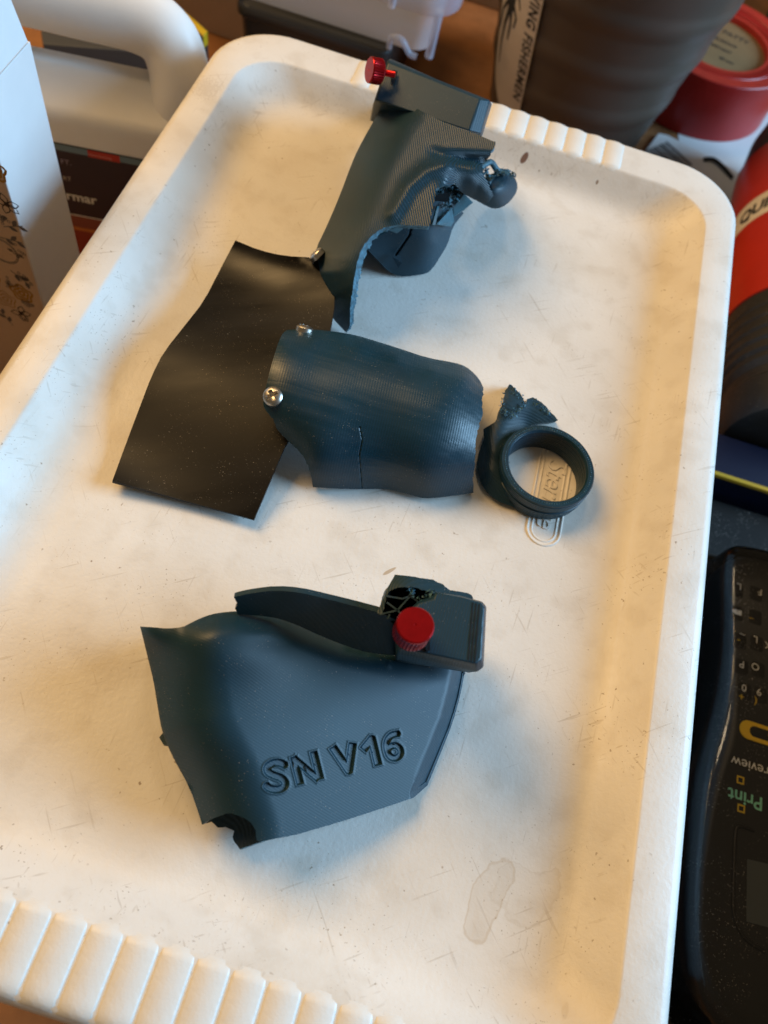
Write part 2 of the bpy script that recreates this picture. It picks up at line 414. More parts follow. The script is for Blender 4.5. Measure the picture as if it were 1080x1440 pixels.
    c = blob(800, 232, 0, 0.9, 0.07, -0.1, 2.6, (0.50, 0.44, 0.28), 0.45)
    c = blob(548, 803, 0, 0.05, 0.22, -0.7, 1.0, (0.42, 0.28, 0.14), 0.7)
    L.new(c, b.inputs['Base Color']); return m
lidm = lid_material()
ribm = mat('rib_plastic', (0.765, 0.735, 0.68), 0.42, 0.45, var=.05, vscale=40, bump=0.22, bscale=800)
clear_body = mat('clear_box_plastic', (0.75, 0.76, 0.77), 0.25, 0.5, trans=0.6)
BOXT = thing('storage_box', 'off-white dirty plastic storage box lid, raised rim, broken blue parts lying on it', 'storage box', (0, 0, TZ))
def lid_rings():
    # (inset in x, inset in y, z, corner radius)
    prof = [(0.28, 0.28, -0.75, 2.2), (0.16, 0.16, -0.75, 2.3), (0.05, 0.05, -0.1, 2.4), (0.0, 0.0, 0.35, 2.45), (0.02, 0.02, 0.62, 2.45), (0.09, 0.09, 0.84, 2.4), (0.2, 0.2, 0.95, 2.3), (0.36, 0.36, 1.0, 2.2)]
    prof += [(1.20, 1.71, 1.0, 1.68), (1.245, 1.755, 0.99, 1.65), (1.285, 1.795, 0.958, 1.62), (1.33, 1.84, 0.915, 1.6), (1.6, 2.06, 0.65, 1.55), (1.88, 2.28, 0.40, 1.5), (2.1, 2.45, 0.23, 1.45), (2.35, 2.65, 0.105, 1.4), (2.65, 2.9, 0.03, 1.3), (3.0, 3.2, 0.0, 1.2)]
    return [np.array([(x, y, z) for x, y in rrect(10 - dx, 15.5 - dy, r, 12)]) for dx, dy, z, r in prof]
R = lid_rings()
# underside: same rings, a wall thickness lower, so the lid is a real shell
nR = len(R[0]); V = list(np.vstack(R)); Fc = []
for k in range(len(R) - 1):
    for i in range(nR): j = (i + 1) % nR; Fc.append([k * nR + i, k * nR + j, (k + 1) * nR + j, (k + 1) * nR + i])
last = (len(R) - 1) * nR; Fc.append([last + i for i in range(nR)])
lid = recalc(mk('lid', V, Fc, lidm, BOXT, angle=35))
if lid.data.polygons[-1].normal.z < 0: lid.data.flip_normals()
solid(lid, 0.13)
# ribs pressed into both end bands
pitch = 0.74; nrib = 14; rv = []; rf = []
na, nl = 10, 12
nl = 16
lipz = lambda y: float(np.interp(y, [13.22, 13.44, 13.66, 13.72, 13.78, 13.86, 15.14, 15.3, 15.41, 15.48], [.40, .65, .90, .955, .99, 1.0, 1.0, .95, .84, .62]))
for k in range(nl + 1):
    t = k / nl; y = 13.55 + (15.47 - 13.55) * t
    e = min(1, t / .13) ** 1.2 * min(1, (1 - t) / .08) ** .6
    for i in range(na + 1):
        a = i / na * 2 - 1; rv.append((a * pitch * .5, y, lipz(y) - .006 + (1 - abs(a) ** 2) * 0.072 * e - .03 * max(0, 1 - t / .05)))
for k in range(nl):
    for i in range(na): b0 = k * (na + 1) + i; rf.append([b0, b0 + 1, b0 + na + 2, b0 + na + 1])
rv = np.array(rv); first = None
for end in (0, 1):
    for i in range(nrib):
        x = (i - (nrib - 1) / 2) * pitch + 0.2
        if first is None:
            first = mk('rib', rv - np.array([0, 14.57, 1.0]) + np.array([0, 0, 0]), rf, ribm, None, angle=60, base=(0, 0, 0)); o = first
            solid(o, 0.03)
        else: o = first.copy(); COL.objects.link(o)
        o.parent = lid; BASE[o.name] = np.zeros(3)
        o.location = Vector((x, 14.57 if end == 0 else -14.57, 1.0 - TZ)) * CM - Vector((0, 0, 0))
        o.rotation_euler = (0, 0, 0 if end == 0 else math.pi)
# makers badge moulded into the lid floor
badge_dir = P(760, 768, 0) - P(786, 624, 0); Lb = np.linalg.norm(badge_dir); bc = (P(760, 768, 0) + P(786, 624, 0)) / 2
fn = planar(bc, badge_dir, np.cross([0, 0, 1.], badge_dir), 0.0)
def pill(hx, hy): return rrect(hx, hy, hy - .001, 12)
hw = 0.53; secs = []
for (o_, z) in ((0.0, -0.01), (0.02, 0.022), (0.05, 0.034), (0.08, 0.022), (0.10, -0.01)): secs.append(np.array([fn(x, y, z) for x, y in pill(Lb / 2 - o_, hw - o_)]))
secs2 = []
loft('badge_rim', secs, lidm, lid, angle=80, capa=False, capb=False)
secs = [np.array([fn(x, y, z) for x, y in pill(Lb / 2 - o_, hw - o_)]) for (o_, z) in ((0.14, -0.01), (0.15, 0.012), (0.18, 0.018), (0.21, 0.012), (0.22, -0.01))]
loft('badge_rim', secs, lidm, lid, angle=80, capa=False, capb=False)
V, Fc = glyphs('Sterilite', 0.86, offset=0.0, shear=0.25, extrude=0.018, align='CENTER', space=0.92)
lt = mk('lettering', [fn(x, y - 0.22, z + 0.012) for x, y, z in V], Fc, lidm, lid, angle=30); bevel(lt, 0.012, 2)
# clear body under the lid
hx, hy = 9.2, 14.6
loft('box_body', [np.array([(x, y, z) for x, y in rrect(hx - i_, hy - i_, 1.6, 6)]) for i_, z in ((1.2, TZ + 0.02), (1.0, TZ + .12), (0.0, -0.6), (0.2, -0.6), (1.15, TZ + .3))], clear_body, BOXT, angle=40, capa=True, capb=True)

# ================================================================== thumb screws and pan head screws
def thumb_screw(parent, p_outer, d, R_, Lh, shaft, name='thumb_screw'):
    """p_outer: centre of the outer face, d: into the part"""
    prof = [(0.0, 0.012), (0.02, 0.012), (0.03, 0.0), (R_ * .93, 0.0), (R_ * .99, 0.022), (R_, 0.05), (R_, Lh * .5), (R_, Lh - .04), (R_ * .93, Lh), (R_ * .5, Lh), (R_ * .45, Lh + .04)]
    o = lathe(name, prof, p_outer, d, red_metal, parent, seg=64, knurl=(64, 0.034, 0.06, Lh - .05), angle=16)
    pr = []; t = Lh + .03
    while t < Lh + shaft: pr += [(R_ * .27, t), (R_ * .22, t + .025)]; t += .05
    b = base_of(parent)
    u = lathe('threaded_shaft', pr, p_outer, d, red_metal, parent, seg=20, angle=20); u.parent = o; BASE[u.name] = b
    return o
def pan_screw(parent, p, nrm, R_=0.27, spin=0.5):
    u, v, d = frame(nrm); V = []; Fc = []; nr, ns = 16, 48; p = np.asarray(p, float)
    for i in range(nr + 1):
        r = i / nr
        for k in range(ns):
            a = 2 * math.pi * k / ns; x, y = r * math.cos(a), r * math.sin(a); h = 0.62 * R_ * math.sqrt(max(0, 1 - (r * .93) ** 2))
            xr, yr = x * math.cos(spin) + y * math.sin(spin), -x * math.sin(spin) + y * math.cos(spin)
            q = min(abs(xr) if abs(yr) < .58 else 1, abs(yr) if abs(xr) < .58 else 1)
            dep = 0.46 * R_ * min(1, max(0, (0.20 - q) / 0.05)) * (1 - 0.6 * r)
            V.append(p + (u * x + v * y) * R_ + d * (h - dep))
    for i in range(nr):
        for k in range(ns): j = (k + 1) % ns; Fc.append([i * ns + k, i * ns + j, (i + 1) * ns + j, (i + 1) * ns + k])
    s = len(V)
    for k in range(ns): a = 2 * math.pi * k / ns; V.append(p + (u * math.cos(a) + v * math.sin(a)) * R_ - d * 0.08)
    for k in range(ns): j = (k + 1) % ns; Fc.append([nr * ns + k, nr * ns + j, s + j, s + k])
    return mk('screw', V, Fc, steel, parent, angle=25)

# ================================================================== broken bracket: upper shell, rubber strap and tube shell screwed together
BR = thing('broken_bracket', 'broken dark blue printed bracket, two curved shells screwed to a black rubber strap', 'bracket', P(400, 560, 0))
_zl = np.polyfit([0, .15, .3, .45, .58, .72, .86, 1], [.40, .42, .55, .95, 1.0, .72, .72, .95], 5)
_zr = np.polyfit([0, .15, .3, .42, .55, .7, .85, 1], [.20, .42, .75, 1.0, 1.12, 1.18, 1.28, 1.40], 4)
def strap_z(x, y):
    s_ = np.clip(((x - 158) * .43 - (y - 675) * .903) / 376, -.05, 1.05); u_ = np.clip(((x - 158) * .903 + (y - 675) * .43) / 205, 0, 1.25)
    u_ = np.minimum(u_, 1); k = u_ * u_ * (3 - 2 * u_) * .6 + u_ * .4; return np.polyval(_zl, s_) * (1 - k) + np.polyval(_zr, s_) * k
relief('rubber_strap', [(331, 338), (365, 352), (400, 360), (440, 362), (466, 368), (472, 420), (464, 470), (452, 540), (425, 600), (403, 622), (394, 643), (357, 731), (310, 718), (270, 707), (210, 690), (158, 676), (180, 616), (200, 563), (213, 529), (230, 495), (262, 455), (287, 423), (310, 378)],
       strap_z, rubber, BR, step=7, thick=0.09, angle=60)
# --- tube shell (an arch lying on the lid)
tb_bot = [(372, 640), (440, 686), (505, 688), (540, 688), (600, 702), (666, 694), (690, 690)]
tb_top = [(398, 460), (440, 461), (505, 471), (560, 489), (610, 505), (655, 514), (690, 540)]
tb_R = [2.15, 2.15, 2.12, 2.1, 2.1, 1.85, 1.45]
arch = [(0.0, 0.04), (0.09, .28), (.19, .5), (.32, .72), (.45, .87), (.58, .96), (.72, 1.0), (.83, .97), (.92, .88), (1.0, .62)]
tb_ctrl = [(b[0] + (t[0] - b[0]) * a, b[1] + (t[1] - b[1]) * a, r * z + .05) for b, t, r in zip(tb_bot, tb_top, tb_R) for a, z in arch]
tz = tps(tb_ctrl, 0.003)
crack1 = [(506, 600), (509, 618), (505, 640), (507, 662), (509, 688)]
def tube_dz(x, y):
    d = segdist(crack1, x, y, False); return -0.035 * np.clip(1 - d / 1.0, 0, 1)
tube_out = [(405, 463), (440, 463), (470, 466), (500, 471), (530, 480), (565, 491), (600, 503), (640, 510), (655, 515), (668, 526), (675, 535, 1), (681, 548, 1.5), (678, 562, 1.5), (679, 580, 1.5), (672, 606, 1.5), (668, 625, 1), (668, 655, 1), (665, 675, 1), (666, 693),
            (640, 697), (605, 701), (590, 700), (565, 692), (540, 687), (505, 688), (470, 687), (440, 685), (438, 672, .7), (433, 655, .7), (427, 643, .7), (418, 632, .7), (405, 620, .7), (398, 613, .7), (390, 604, .7), (384, 590, .7), (371, 574), (370, 565), (376, 535), (384, 505), (392, 480), (398, 468)]
relief('tube_shell', tube_out, tz, pla_tube, BR, step=3.5, thick=0.16, dz=tube_dz, rim=fracture, fine=(498, 517, 596, 690, 1.0), skirt=(lambda x, y: y < 520 and 402 < x < 668, 0.1, 14))
# --- upper shell
USL = [(487, 470), (467, 449), (450, 422), (439, 385), (442, 352), (459, 317), (476, 277), (496, 223), (509, 197), (532, 157), (545, 138)]
def uz(x, y):
    x = np.asarray(x, float); y = np.asarray(y, float); s_ = (x - 470) * .42 - (y - 440) * .907
    z = np.polyval(_ur, np.clip(s_, -30, 330)); d = segdist(USL, x, y, False)
    z -= 1.0 * (1 - np.clip(d / 62, 0, 1)) ** 2.0
    z -= .20 * np.clip((x - 596) / 60, 0, 1) * np.exp(-(segdist([(590, 206), (625, 219), (655, 223), (700, 226)], x, y, False) / 7) ** 2)
    ax = [(560, 262), (600, 240), (640, 236), (680, 244), (700, 256)]; ds = segdist(ax, x, y, False); k = 1 / (1 + np.exp(-(x - 634) / 6)) / (1 + np.exp(-(y - 236) / 5))
    z -= k * (.75 * np.clip(ds / 34, 0, 1.3) ** 1.6 + .15)
    z -= .35 * np.clip((x - 660) / 35, 0, 1.2) ** 2 * (y > 226)
    z += .10 * np.exp(-(segdist([(553, 300), (575, 262), (600, 240), (625, 232)], x, y, False) / 11) ** 2)
    return z
_ur = np.polyfit([-25, 0, 45, 95, 136, 200, 250, 300, 330], [.95, 1.5, 2.15, 2.62, 2.92, 3.3, 3.55, 3.78, 3.9], 3)
us_out = [(543, 140), (553, 137), (570, 143), (587, 153), (613, 167), (633, 175), (667, 187), (680, 193), (697, 200, .8), (696, 207, 1.2), (689, 217, 1.2), (685, 224, .8), (678, 231, 1), (680, 245, 1), (686, 258, 1), (694, 276, 1), (688, 284, .8), (680, 287, 1), (667, 281, 1.2), (653, 273, 1.2), (645, 265, 1.2), (640, 258, 1.5), (632, 262, 1.5), (622, 262, 1.5), (614, 266, 1), (612, 278, .6), (607, 297, .6), (604, 318, .5),
          (580, 317), (560, 316, .6), (545, 319, 1), (533, 323, 1), (522, 332, .8), (513, 343, .6), (507, 353, .6), (502, 370, .6), (497, 397, .6), (493, 427, .6), (492, 458, .5), (487, 468), (467, 447), (450, 420), (440, 385), (443, 352), (460, 317), (477, 277), (497, 223), (510, 197), (533, 157)]
relief('upper_shell', us_out, uz, pla_shell, BR, step=3.5, thick=0.17, rim=fracture, skirt=(lambda x, y: x < 545 and y < 450 and (x < 447 or y < 470 - (x - 440) * 2.9), 0.15, 10))
_e = [(545, 321), (533, 324), (522, 333), (513, 344), (507, 354), (502, 371), (497, 398), (493, 428), (491, 462)]; _w = [3, 5, 6, 7, 8, 8, 8, 7, 2]
relief('broken_edge', [(x, y, .5) for x, y in _e] + [(x + w_ * .9, y + w_ * .45, 1.6) for (x, y), w_ in list(zip(_e, _w))[::-1]],
       lambda x, y: uz(x, y) - .04 - .035 * segdist(_e, x, y, False), fracture, BR, step=2.2, thick=0.1, smooth_out=False, dz=lambda x, y: .03 * np.sin(x * 2.1 + y * 1.3) * np.sin(y * .9 - x * .4))
# --- dark lower cup that touches the lid
crack2 = [(579, 316), (576, 330), (566, 345), (557, 358)]
def cup_dz(x, y): return -0.12 * np.clip(1 - segdist(crack2, x, y, False) / 1.8, 0, 1)
relief('lower_cup', [(513, 347), (505, 330), (530, 300), (580, 280), (640, 285), (652, 300), (637, 318), (630, 343), (618, 363), (608, 378), (600, 385), (580, 388), (562, 389), (547, 383), (530, 365)],
       [(513, 347, 1.25), (505, 330, 1.6), (530, 300, 2.3), (580, 280, 2.7), (636, 285, 2.3), (652, 300, 1.3), (637, 318, .9), (625, 318, 1.75), (600, 315, 1.95), (560, 330, 1.65), (618, 343, 1.2), (630, 343, .5), (600, 368, .62), (608, 378, .2), (600, 385, .1), (562, 389, .08), (547, 383, .2), (530, 365, .75), (575, 360, .88), (550, 345, 1.25)],
       pla_dark, BR, step=3.5, thick=0.16, dz=cup_dz, rim=fracture, fine=(550, 590, 310, 365, 1.2), skirt=(lambda x, y: True, 0.05, 5))
# --- torn inside of the joint: each shard its own plate
def shard(pts, t=0.05, m=fracture, name='shard'):
    W = np.array([P(*p) for p in pts]); nn = np.cross(W[1] - W[0], W[2] - W[0]); nn /= np.linalg.norm(nn)
    return loft(name, [W, W - nn * t], m, BR, smooth=False)
teal = mat('torn_plastic', (0.025, 0.10, 0.135), 0.35, 0.5, var=0.3, vscale=500)
shard([(612, 316, 2.2), (634, 292, 2.1), (637, 312, 1.8), (632, 319, 1.7)], 0.05, teal)
shard([(636, 290, 2.0), (652, 272, 2.3), (664, 284, 2.0), (650, 296, 1.6), (637, 304, 1.7)], 0.06, teal)
shard([(606, 316, 2.45), (613, 290, 2.6), (616, 290, 2.5), (610, 317, 2.3)], 0.05, teal)
shard([(640, 265, 2.6), (652, 274, 2.5), (640, 288, 2.1), (632, 282, 2.2)], 0.05, pla_dark)
shard([(520, 326, 2.0), (540, 319, 2.4), (545, 324, 2.2), (524, 333, 1.9)], 0.05, teal)
shard([(545, 321, 2.3), (562, 316, 2.5), (566, 320, 2.3), (558, 326, 2.1)], 0.05, teal)
shard([(552, 362, .95), (562, 359, 1.0), (565, 370, .85), (559, 377, .7)], 0.08, pla_dark)
relief('torn_cavity_shade', [(606, 275), (625, 258), (650, 262), (655, 280), (640, 300), (618, 318), (604, 318)], [(606, 275, 1.9), (640, 262, 1.9), (650, 290, 1.7), (615, 318, 1.8), (625, 290, 1.75)], black, BR, step=6, thick=0.05)  # black sheet standing in for the shade inside the torn joint
def crumbs(name, path, nn, zf, sp, s0, s1, m, parent):
    V = []; Fc = []; path = np.array(path, float)
    for i in range(nn):
        k = rng.uniform(0, len(path) - 1.001); a = int(k); q = path[a] + (path[a + 1] - path[a]) * (k - a); q = q + rng.normal(size=2) * sp
        c = P(q[0], q[1], zf(q[0], q[1]) + rng.normal() * .04); s = rng.uniform(s0, s1); d = rng.normal(size=(4, 3)) * s; b0 = len(V)
        V += [c + e for e in d]; Fc += [[b0, b0 + 1, b0 + 2], [b0, b0 + 1, b0 + 3], [b0, b0 + 2, b0 + 3], [b0 + 1, b0 + 2, b0 + 3]]
    o = mk(name, V, Fc, m, parent, smooth=False); o['kind'] = 'stuff'; return o
crumbs('torn_fibres', [(612, 270), (624, 264), (636, 264), (645, 270), (632, 285), (622, 295)], 130, lambda x, y: 2.5, 3, .025, .07, fracture, BR)
# --- rounded nub with its torn end
relief('nub', [(672, 262), (683, 250), (693, 243), (706, 242), (718, 243), (727, 254), (728, 268), (718, 283), (706, 292), (694, 294), (682, 289), (668, 280)],
       [(672, 262, 2.2), (693, 243, 2.35), (718, 243, 2.2), (728, 262, 1.75), (718, 283, 1.6), (694, 294, 1.4), (675, 285, 1.5), (705, 262, 2.4), (695, 275, 2.2), (715, 262, 2.25), (685, 275, 2.2), (700, 288, 1.75)], pla_dark, BR, step=3, thick=0.12,
       dz=lambda x, y: -.05 * np.clip(1 - segdist([(686, 265), (702, 255), (714, 247)], x, y, False) / 1.2, 0, 1), rim=fracture, skirt=(lambda x, y: True, 0.9, 8))
crumbs('torn_fibres', [(680, 232), (684, 245), (690, 252), (700, 243), (715, 243), (724, 248)], 170, lambda x, y: 2.55, 2.2, .02, .055, fracture, BR)
tube('torn_bridge', [P(676, 236, 2.7), P(690, 228, 2.75), P(700, 240, 2.5), P(714, 242, 2.4)], 0.10, fracture, BR, seg=8)
# --- clamp block at the top
ploft('clamp_block', [[(546, 88, 4.05), (675, 139, 4.2), (660, 184, 3.75), (528, 140, 3.6)], [(545, 84, 4.0), (689, 141, 4.1), (676, 188, 3.62), (526, 142, 3.5)], [(548, 82, 3.7), (692, 146, 3.6), (678, 192, 3.1), (524, 148, 3.1)], [(540, 100, 2.2), (670, 150, 2.2), (655, 210, 1.7), (520, 170, 1.7)]], pla_block, BR, bev=0.04)
relief('block_dark_patch', [(549, 103), (553, 98), (559, 100), (558, 108), (553, 120), (550, 119)], [(549, 103, 4.06), (559, 100, 4.09), (553, 120, 4.0)], black, BR, step=3, thick=0.02)  # black patch marking the hole where the shaft enters
thumb_screw(BR, P(519, 98, 4.35), P(560, 106, 4.15) - P(519, 98, 4.35), 0.37, 0.40, 0.45)
# --- screws
pan_screw(BR, P(384, 558, tz(np.array([384.]), np.array([558.]))[0] - .02), (-.1, -.38, .92), 0.265, 0.75)
pan_screw(BR, P(428, 464, 1.5), (-.05, .72, .69), 0.25, 0.3)
pan_screw(BR, P(446, 359, 1.72), (-.85, .25, .48), 0.25, 0.1)

# ================================================================== broken ring
RG = thing('broken_ring', 'small dark blue printed ring with a jagged torn neck, over the moulded badge', 'ring', P(771, 672, 0))
rc = P(771, 654, 0.86); rc[2] = 0
lathe('ring', [(1.22, .05), (1.33, .07), (1.33, .28), (1.37, .30), (1.375, .46), (1.345, .48), (1.345, .56), (1.38, .58), (1.385, .80), (1.35, .86), (1.19, .86), (1.15, .82), (1.135, .76), (1.15, .70), (1.13, .62), (1.145, .54), (1.125, .46), (1.14, .38), (1.12, .30), (1.12, .05)], rc, (0, 0, 1), pla_ring, RG, seg=72, closed=True, angle=30)
nk_out = [(731, 607), (712, 608), (698, 608), (699, 586), (707, 570), (712, 548, 1), (717, 540, .8), (729, 551, 1), (738, 564, 1), (740, 569, 1), (741, 561, 1), (749, 559, 1), (761, 565, 1), (773, 578, 1), (785, 591, .8), (776, 592), (757, 593), (738, 601), (722, 614), (712, 630), (707, 650), (708, 672), (714, 690), (724, 704), (736, 714), (722, 712), (697, 704), (680, 688), (671, 665), (670, 646), (680, 618, .8), (680, 604, .8), (690, 598), (699, 592)]
nk_out = [(698, 592), (700, 580), (707, 568, 1), (711, 548, 1), (717, 540, .8), (729, 551, 1), (738, 564, 1), (740, 569, 1), (741, 561, 1), (749, 559, 1), (761, 565, 1), (773, 578, 1), (785, 591, .8), (776, 594), (757, 595), (738, 602), (722, 615), (712, 631), (707, 650), (708, 672), (714, 690), (724, 704), (738, 716), (722, 713), (697, 704), (680, 688), (671, 665), (670, 646), (680, 618, .8), (680, 604, .8), (690, 597)]
relief('torn_neck', nk_out, [(717, 540, .95), (711, 560, 1.0), (738, 564, .95), (749, 559, .9), (785, 591, .75), (720, 580, .85), (755, 580, .82), (740, 598, .55), (705, 600, .75), (690, 610, .7), (680, 604, .45), (675, 640, .3), (670, 660, .12), (690, 660, .62), (705, 650, .5), (712, 690, .4), (697, 704, .12), (680, 688, .12), (724, 706, .2), (738, 716, .1), (695, 635, .75), (715, 620, .55)],
       pla_dark, RG, step=3, thick=0.1, rim=fracture, skirt=(lambda x, y: True, 0.03, 4))
crumbs('torn_fibres', [(703, 580), (709, 562), (717, 544), (728, 556), (736, 570), (720, 585), (705, 583)], 260, lambda x, y: .93, 2.6, .012, .03, fracture, RG)
crumbs('torn_fibres', [(742, 566), (749, 563), (760, 570), (772, 582)], 90, lambda x, y: .87, 1.8, .012, .028, fracture, RG)
V = []; Fc = []
for k in range(110):                       # stringy printed beads along the ring's front edge
    a = 2 * math.pi * k / 110; c = rc + np.array([math.cos(a) * 1.26, math.sin(a) * 1.26, .862]); s = .022; b0 = len(V)
    for dx, dy, dz_ in ((s, 0, 0), (-s, 0, 0), (0, s, 0), (0, -s, 0), (0, 0, s * 1.1)): V.append(c + np.array([dx, dy, dz_]) + rng.normal(size=3) * .004)
    Fc += [[b0, b0 + 2, b0 + 4], [b0 + 2, b0 + 1, b0 + 4], [b0 + 1, b0 + 3, b0 + 4], [b0 + 3, b0, b0 + 4]]
mk('bead_row', V, Fc, fracture, RG, smooth=False)['kind'] = 'stuff'

# ================================================================== guard piece with engraved letters
GD = thing('broken_guard', 'broken steel blue printed guard engraved SN V16, red thumb screw on its clamp', 'guard', P(430, 1040, 0))
GL = [(197, 881), (205, 915), (216, 958), (228, 1031), (243, 1065), (267, 1108), (281, 1149), (290, 1175)]
GT = [(197, 868), (257, 878), (276, 872), (305, 862), (334, 859), (382, 862), (411, 872), (450, 890), (488, 905), (539, 918), (600, 935), (654, 943)]
GR = [(654, 943), (648, 975), (637, 1016), (617, 1066), (596, 1117)]
def gz(x, y):
    x = np.asarray(x, float); y = np.asarray(y, float)
    xs = np.logaddexp(0, (x - 285) / 38) * 38; z = 3.05 - .0066 * xs - .0032 * (y - 930) + .30 * np.exp(-((x - 330) / 85) ** 2 - ((y - 905) / 55) ** 2)
    dl = segdist(GL, x, y, False); dt = segdist(GT, x, y, False); dr = segdist(GR, x, y, False)
    z -= 1.2 * (1 - np.clip(dl / 105, 0, 1)) ** 1.9; z += .35 * np.exp(-((x - 205) / 28) ** 2 - ((y - 885) / 28) ** 2)
    z -= .42 * (1 - np.clip(dt / 34, 0, 1)) ** 2 * np.clip((x - 230) / 60, .3, 1) * np.clip((600 - x) / 120, 0.2, 1)
    z -= .42 * (1 - np.clip(dr / 20, 0, 1)) ** 1.15
    return z
# engraved writing: a height field cut into the plate along the letter outlines
def _z(pts):
    for _ in range(2 if len(pts) > 4 else 0):
        pts = [pts[0]] + [q_ for a_, b_ in zip(pts[:-1], pts[1:]) for q_ in ((a_[0] * .75 + b_[0] * .25, a_[1] * .75 + b_[1] * .25), (a_[0] * .25 + b_[0] * .75, a_[1] * .25 + b_[1] * .75))] + [pts[-1]]
    return [(340 + a_ * .2593, 1000 + b_ * .2593) for a_, b_ in pts]
STROKES = [_z(q_) for q_ in ([(232, 292), (205, 278), (165, 282), (136, 305), (140, 332), (175, 350), (215, 362), (238, 388), (228, 415), (190, 428), (150, 420), (135, 405)],
    [(316, 390), (282, 256)], [(284, 258), (412, 366)], [(424, 362), (390, 226)], [(496, 200), (580, 322), (600, 180)], [(662, 204), (705, 152), (738, 286)],
    [(846, 122), (808, 130), (784, 165), (785, 212), (803, 250), (836, 258), (862, 236), (860, 205), (835, 184), (803, 192), (787, 214)])]
def letters(x, y):
    out = np.zeros(x.shape); k = (x > 355) & (x < 590) & (y > 1010) & (y < 1130)
    if not k.any(): return out
    X, Y = x[k], y[k]; d = np.full(X.shape, 1e9)
    for st_, hw_ in zip(STROKES, (4.7, 4.6, 4.2, 4.6, 5.1, 5.0, 3.9)):
        for i in range(len(st_) - 1):
            (ax, ay), (bx, by) = st_[i], st_[i + 1]; ln = math.hypot(bx - ax, by - ay); ux, uy_ = (bx - ax) / ln, (by - ay) / ln
            al = (X - ax) * ux + (Y - ay) * uy_; pe = np.abs((Y - ay) * ux - (X - ax) * uy_)
            d = np.minimum(d, np.maximum(pe - hw_, np.maximum(-al - 1.5, al - ln - 1.5)))
            if i: d = np.minimum(d, np.hypot(X - ax, Y - ay) - hw_)
    s = np.clip((.9 - d) / 2.4, 0, 1); s = s * s * (3 - 2 * s)
    out[k] = -0.075 * s + .012 * np.exp(-((d - 1.6) / 1.2) ** 2); return out
def guard_dz(x, y):
    crease = segdist([(488, 910), (517, 917), (535, 923), (545, 931), (548, 936)], x, y, False)
    return letters(x, y) + 0.05 * np.exp(-(crease / 2.2) ** 2)
g_out = [(197, 881), (215, 882), (236, 884), (257, 882), (268, 876, .5), (276, 872), (290, 866), (305, 862), (334, 859), (360, 860), (382, 862), (411, 872), (450, 890), (488, 905), (517, 914), (545, 919), (600, 935), (654, 943), (648, 975), (637, 1016), (617, 1066), (596, 1117), (540, 1136), (478, 1156, .4), (416, 1174, .4), (365, 1184), (361, 1182, .6), (359, 1168, .8), (355, 1160, .8), (347, 1152, .8), (338, 1148, .8), (327, 1144, .8), (318, 1144, .8), (305, 1149, .5), (290, 1155, .5), (284, 1160), (281, 1149), (267, 1108), (243, 1065), (228, 1031), (221, 990), (216, 958), (209, 930), (202, 901)]
relief('side_plate', g_out, gz, pla_guard, GD, step=4, thick=0.15, dz=guard_dz, rim=pla_guard, fine=(360, 582, 1018, 1126, 0.75), skirt=(lambda x, y: (x > 590 and y > 940) or (y < 890 and x > 270) or (x < 270 and 900 < y < 1140) or (x > 370 and y > 1110), 0.15, 9), angle=45)
relief('nub', [(224, 1037), (231, 1028), (262, 1030), (262, 1052), (230, 1047)], lambda x, y: np.full(np.shape(x), 1.2), pla_dark, GD, step=3, thick=0.12)
# lower wall seen through the torn corner
relief('lower_wall', [(300, 1120), (350, 1130), (380, 1150), (400, 1172), (366, 1184), (337, 1194), (330, 1184, .8), (327, 1177, .8), (329, 1168, .8), (316, 1163, .8), (306, 1164, .8), (298, 1156, 1), (288, 1158, 1)],
       [(300, 1120, .7), (350, 1130, .7), (400, 1172, .8), (366, 1184, .7), (337, 1194, .5), (327, 1177, .45), (316, 1163, .5), (290, 1156, .6), (345, 1165, .55)], pla_dark, GD, step=4, thick=0.12, rim=fracture)
# flange wall behind the crest
relief('flange', [(329, 840, .5), (340, 837), (355, 834), (387, 830), (421, 833), (459, 842), (517, 857), (553, 868), (565, 880), (572, 924), (548, 921), (517, 918), (488, 909), (450, 894), (411, 876), (382, 867), (334, 864, .5), (331, 856, .6), (333, 848, .6)],
       [(330, 840, 3.2), (355, 834, 3.35), (387, 830, 3.5), (421, 833, 3.6), (459, 842, 3.5), (517, 857, 3.4), (555, 868, 3.3), (572, 924, 1.1), (517, 918, 1.7), (450, 894, 2.35), (382, 867, 2.85), (334, 864, 2.8), (480, 878, 2.75), (400, 850, 3.2)], pla_guard, GD, step=4, thick=0.15, rim=pla_guard)
# clamp block
ploft('clamp_block', [[(561, 911, 4.3), (563, 870, 4.35), (590, 848, 4.4), (600, 845, 4.4), (610, 842, 4.4), (613, 834, 4.4), (630, 837, 4.4), (648, 840, 4.4), (676, 848, 4.4), (681, 855, 4.4), (677, 926, 4.3), (670, 933, 4.3)],
                      [(559, 918, 3.98), (560, 870, 4.1), (588, 846, 4.2), (598, 842, 4.2), (608, 839, 4.2), (612, 832, 4.2), (630, 835, 4.2), (648, 838, 4.2), (678, 846, 4.2), (684, 853, 4.2), (680, 938, 4.0), (671, 945, 3.96)],
                      [(556, 930, 1.0), (552, 890, 1.2), (580, 870, 1.2), (590, 866, 1.2), (600, 862, 1.2), (606, 858, 1.2), (622, 861, 1.2), (640, 864, 1.2), (668, 872, 1.2), (673, 878, 1.2), (668, 940, 1.0), (660, 946, 1.0)]], pla_block, GD, bev=0.03)
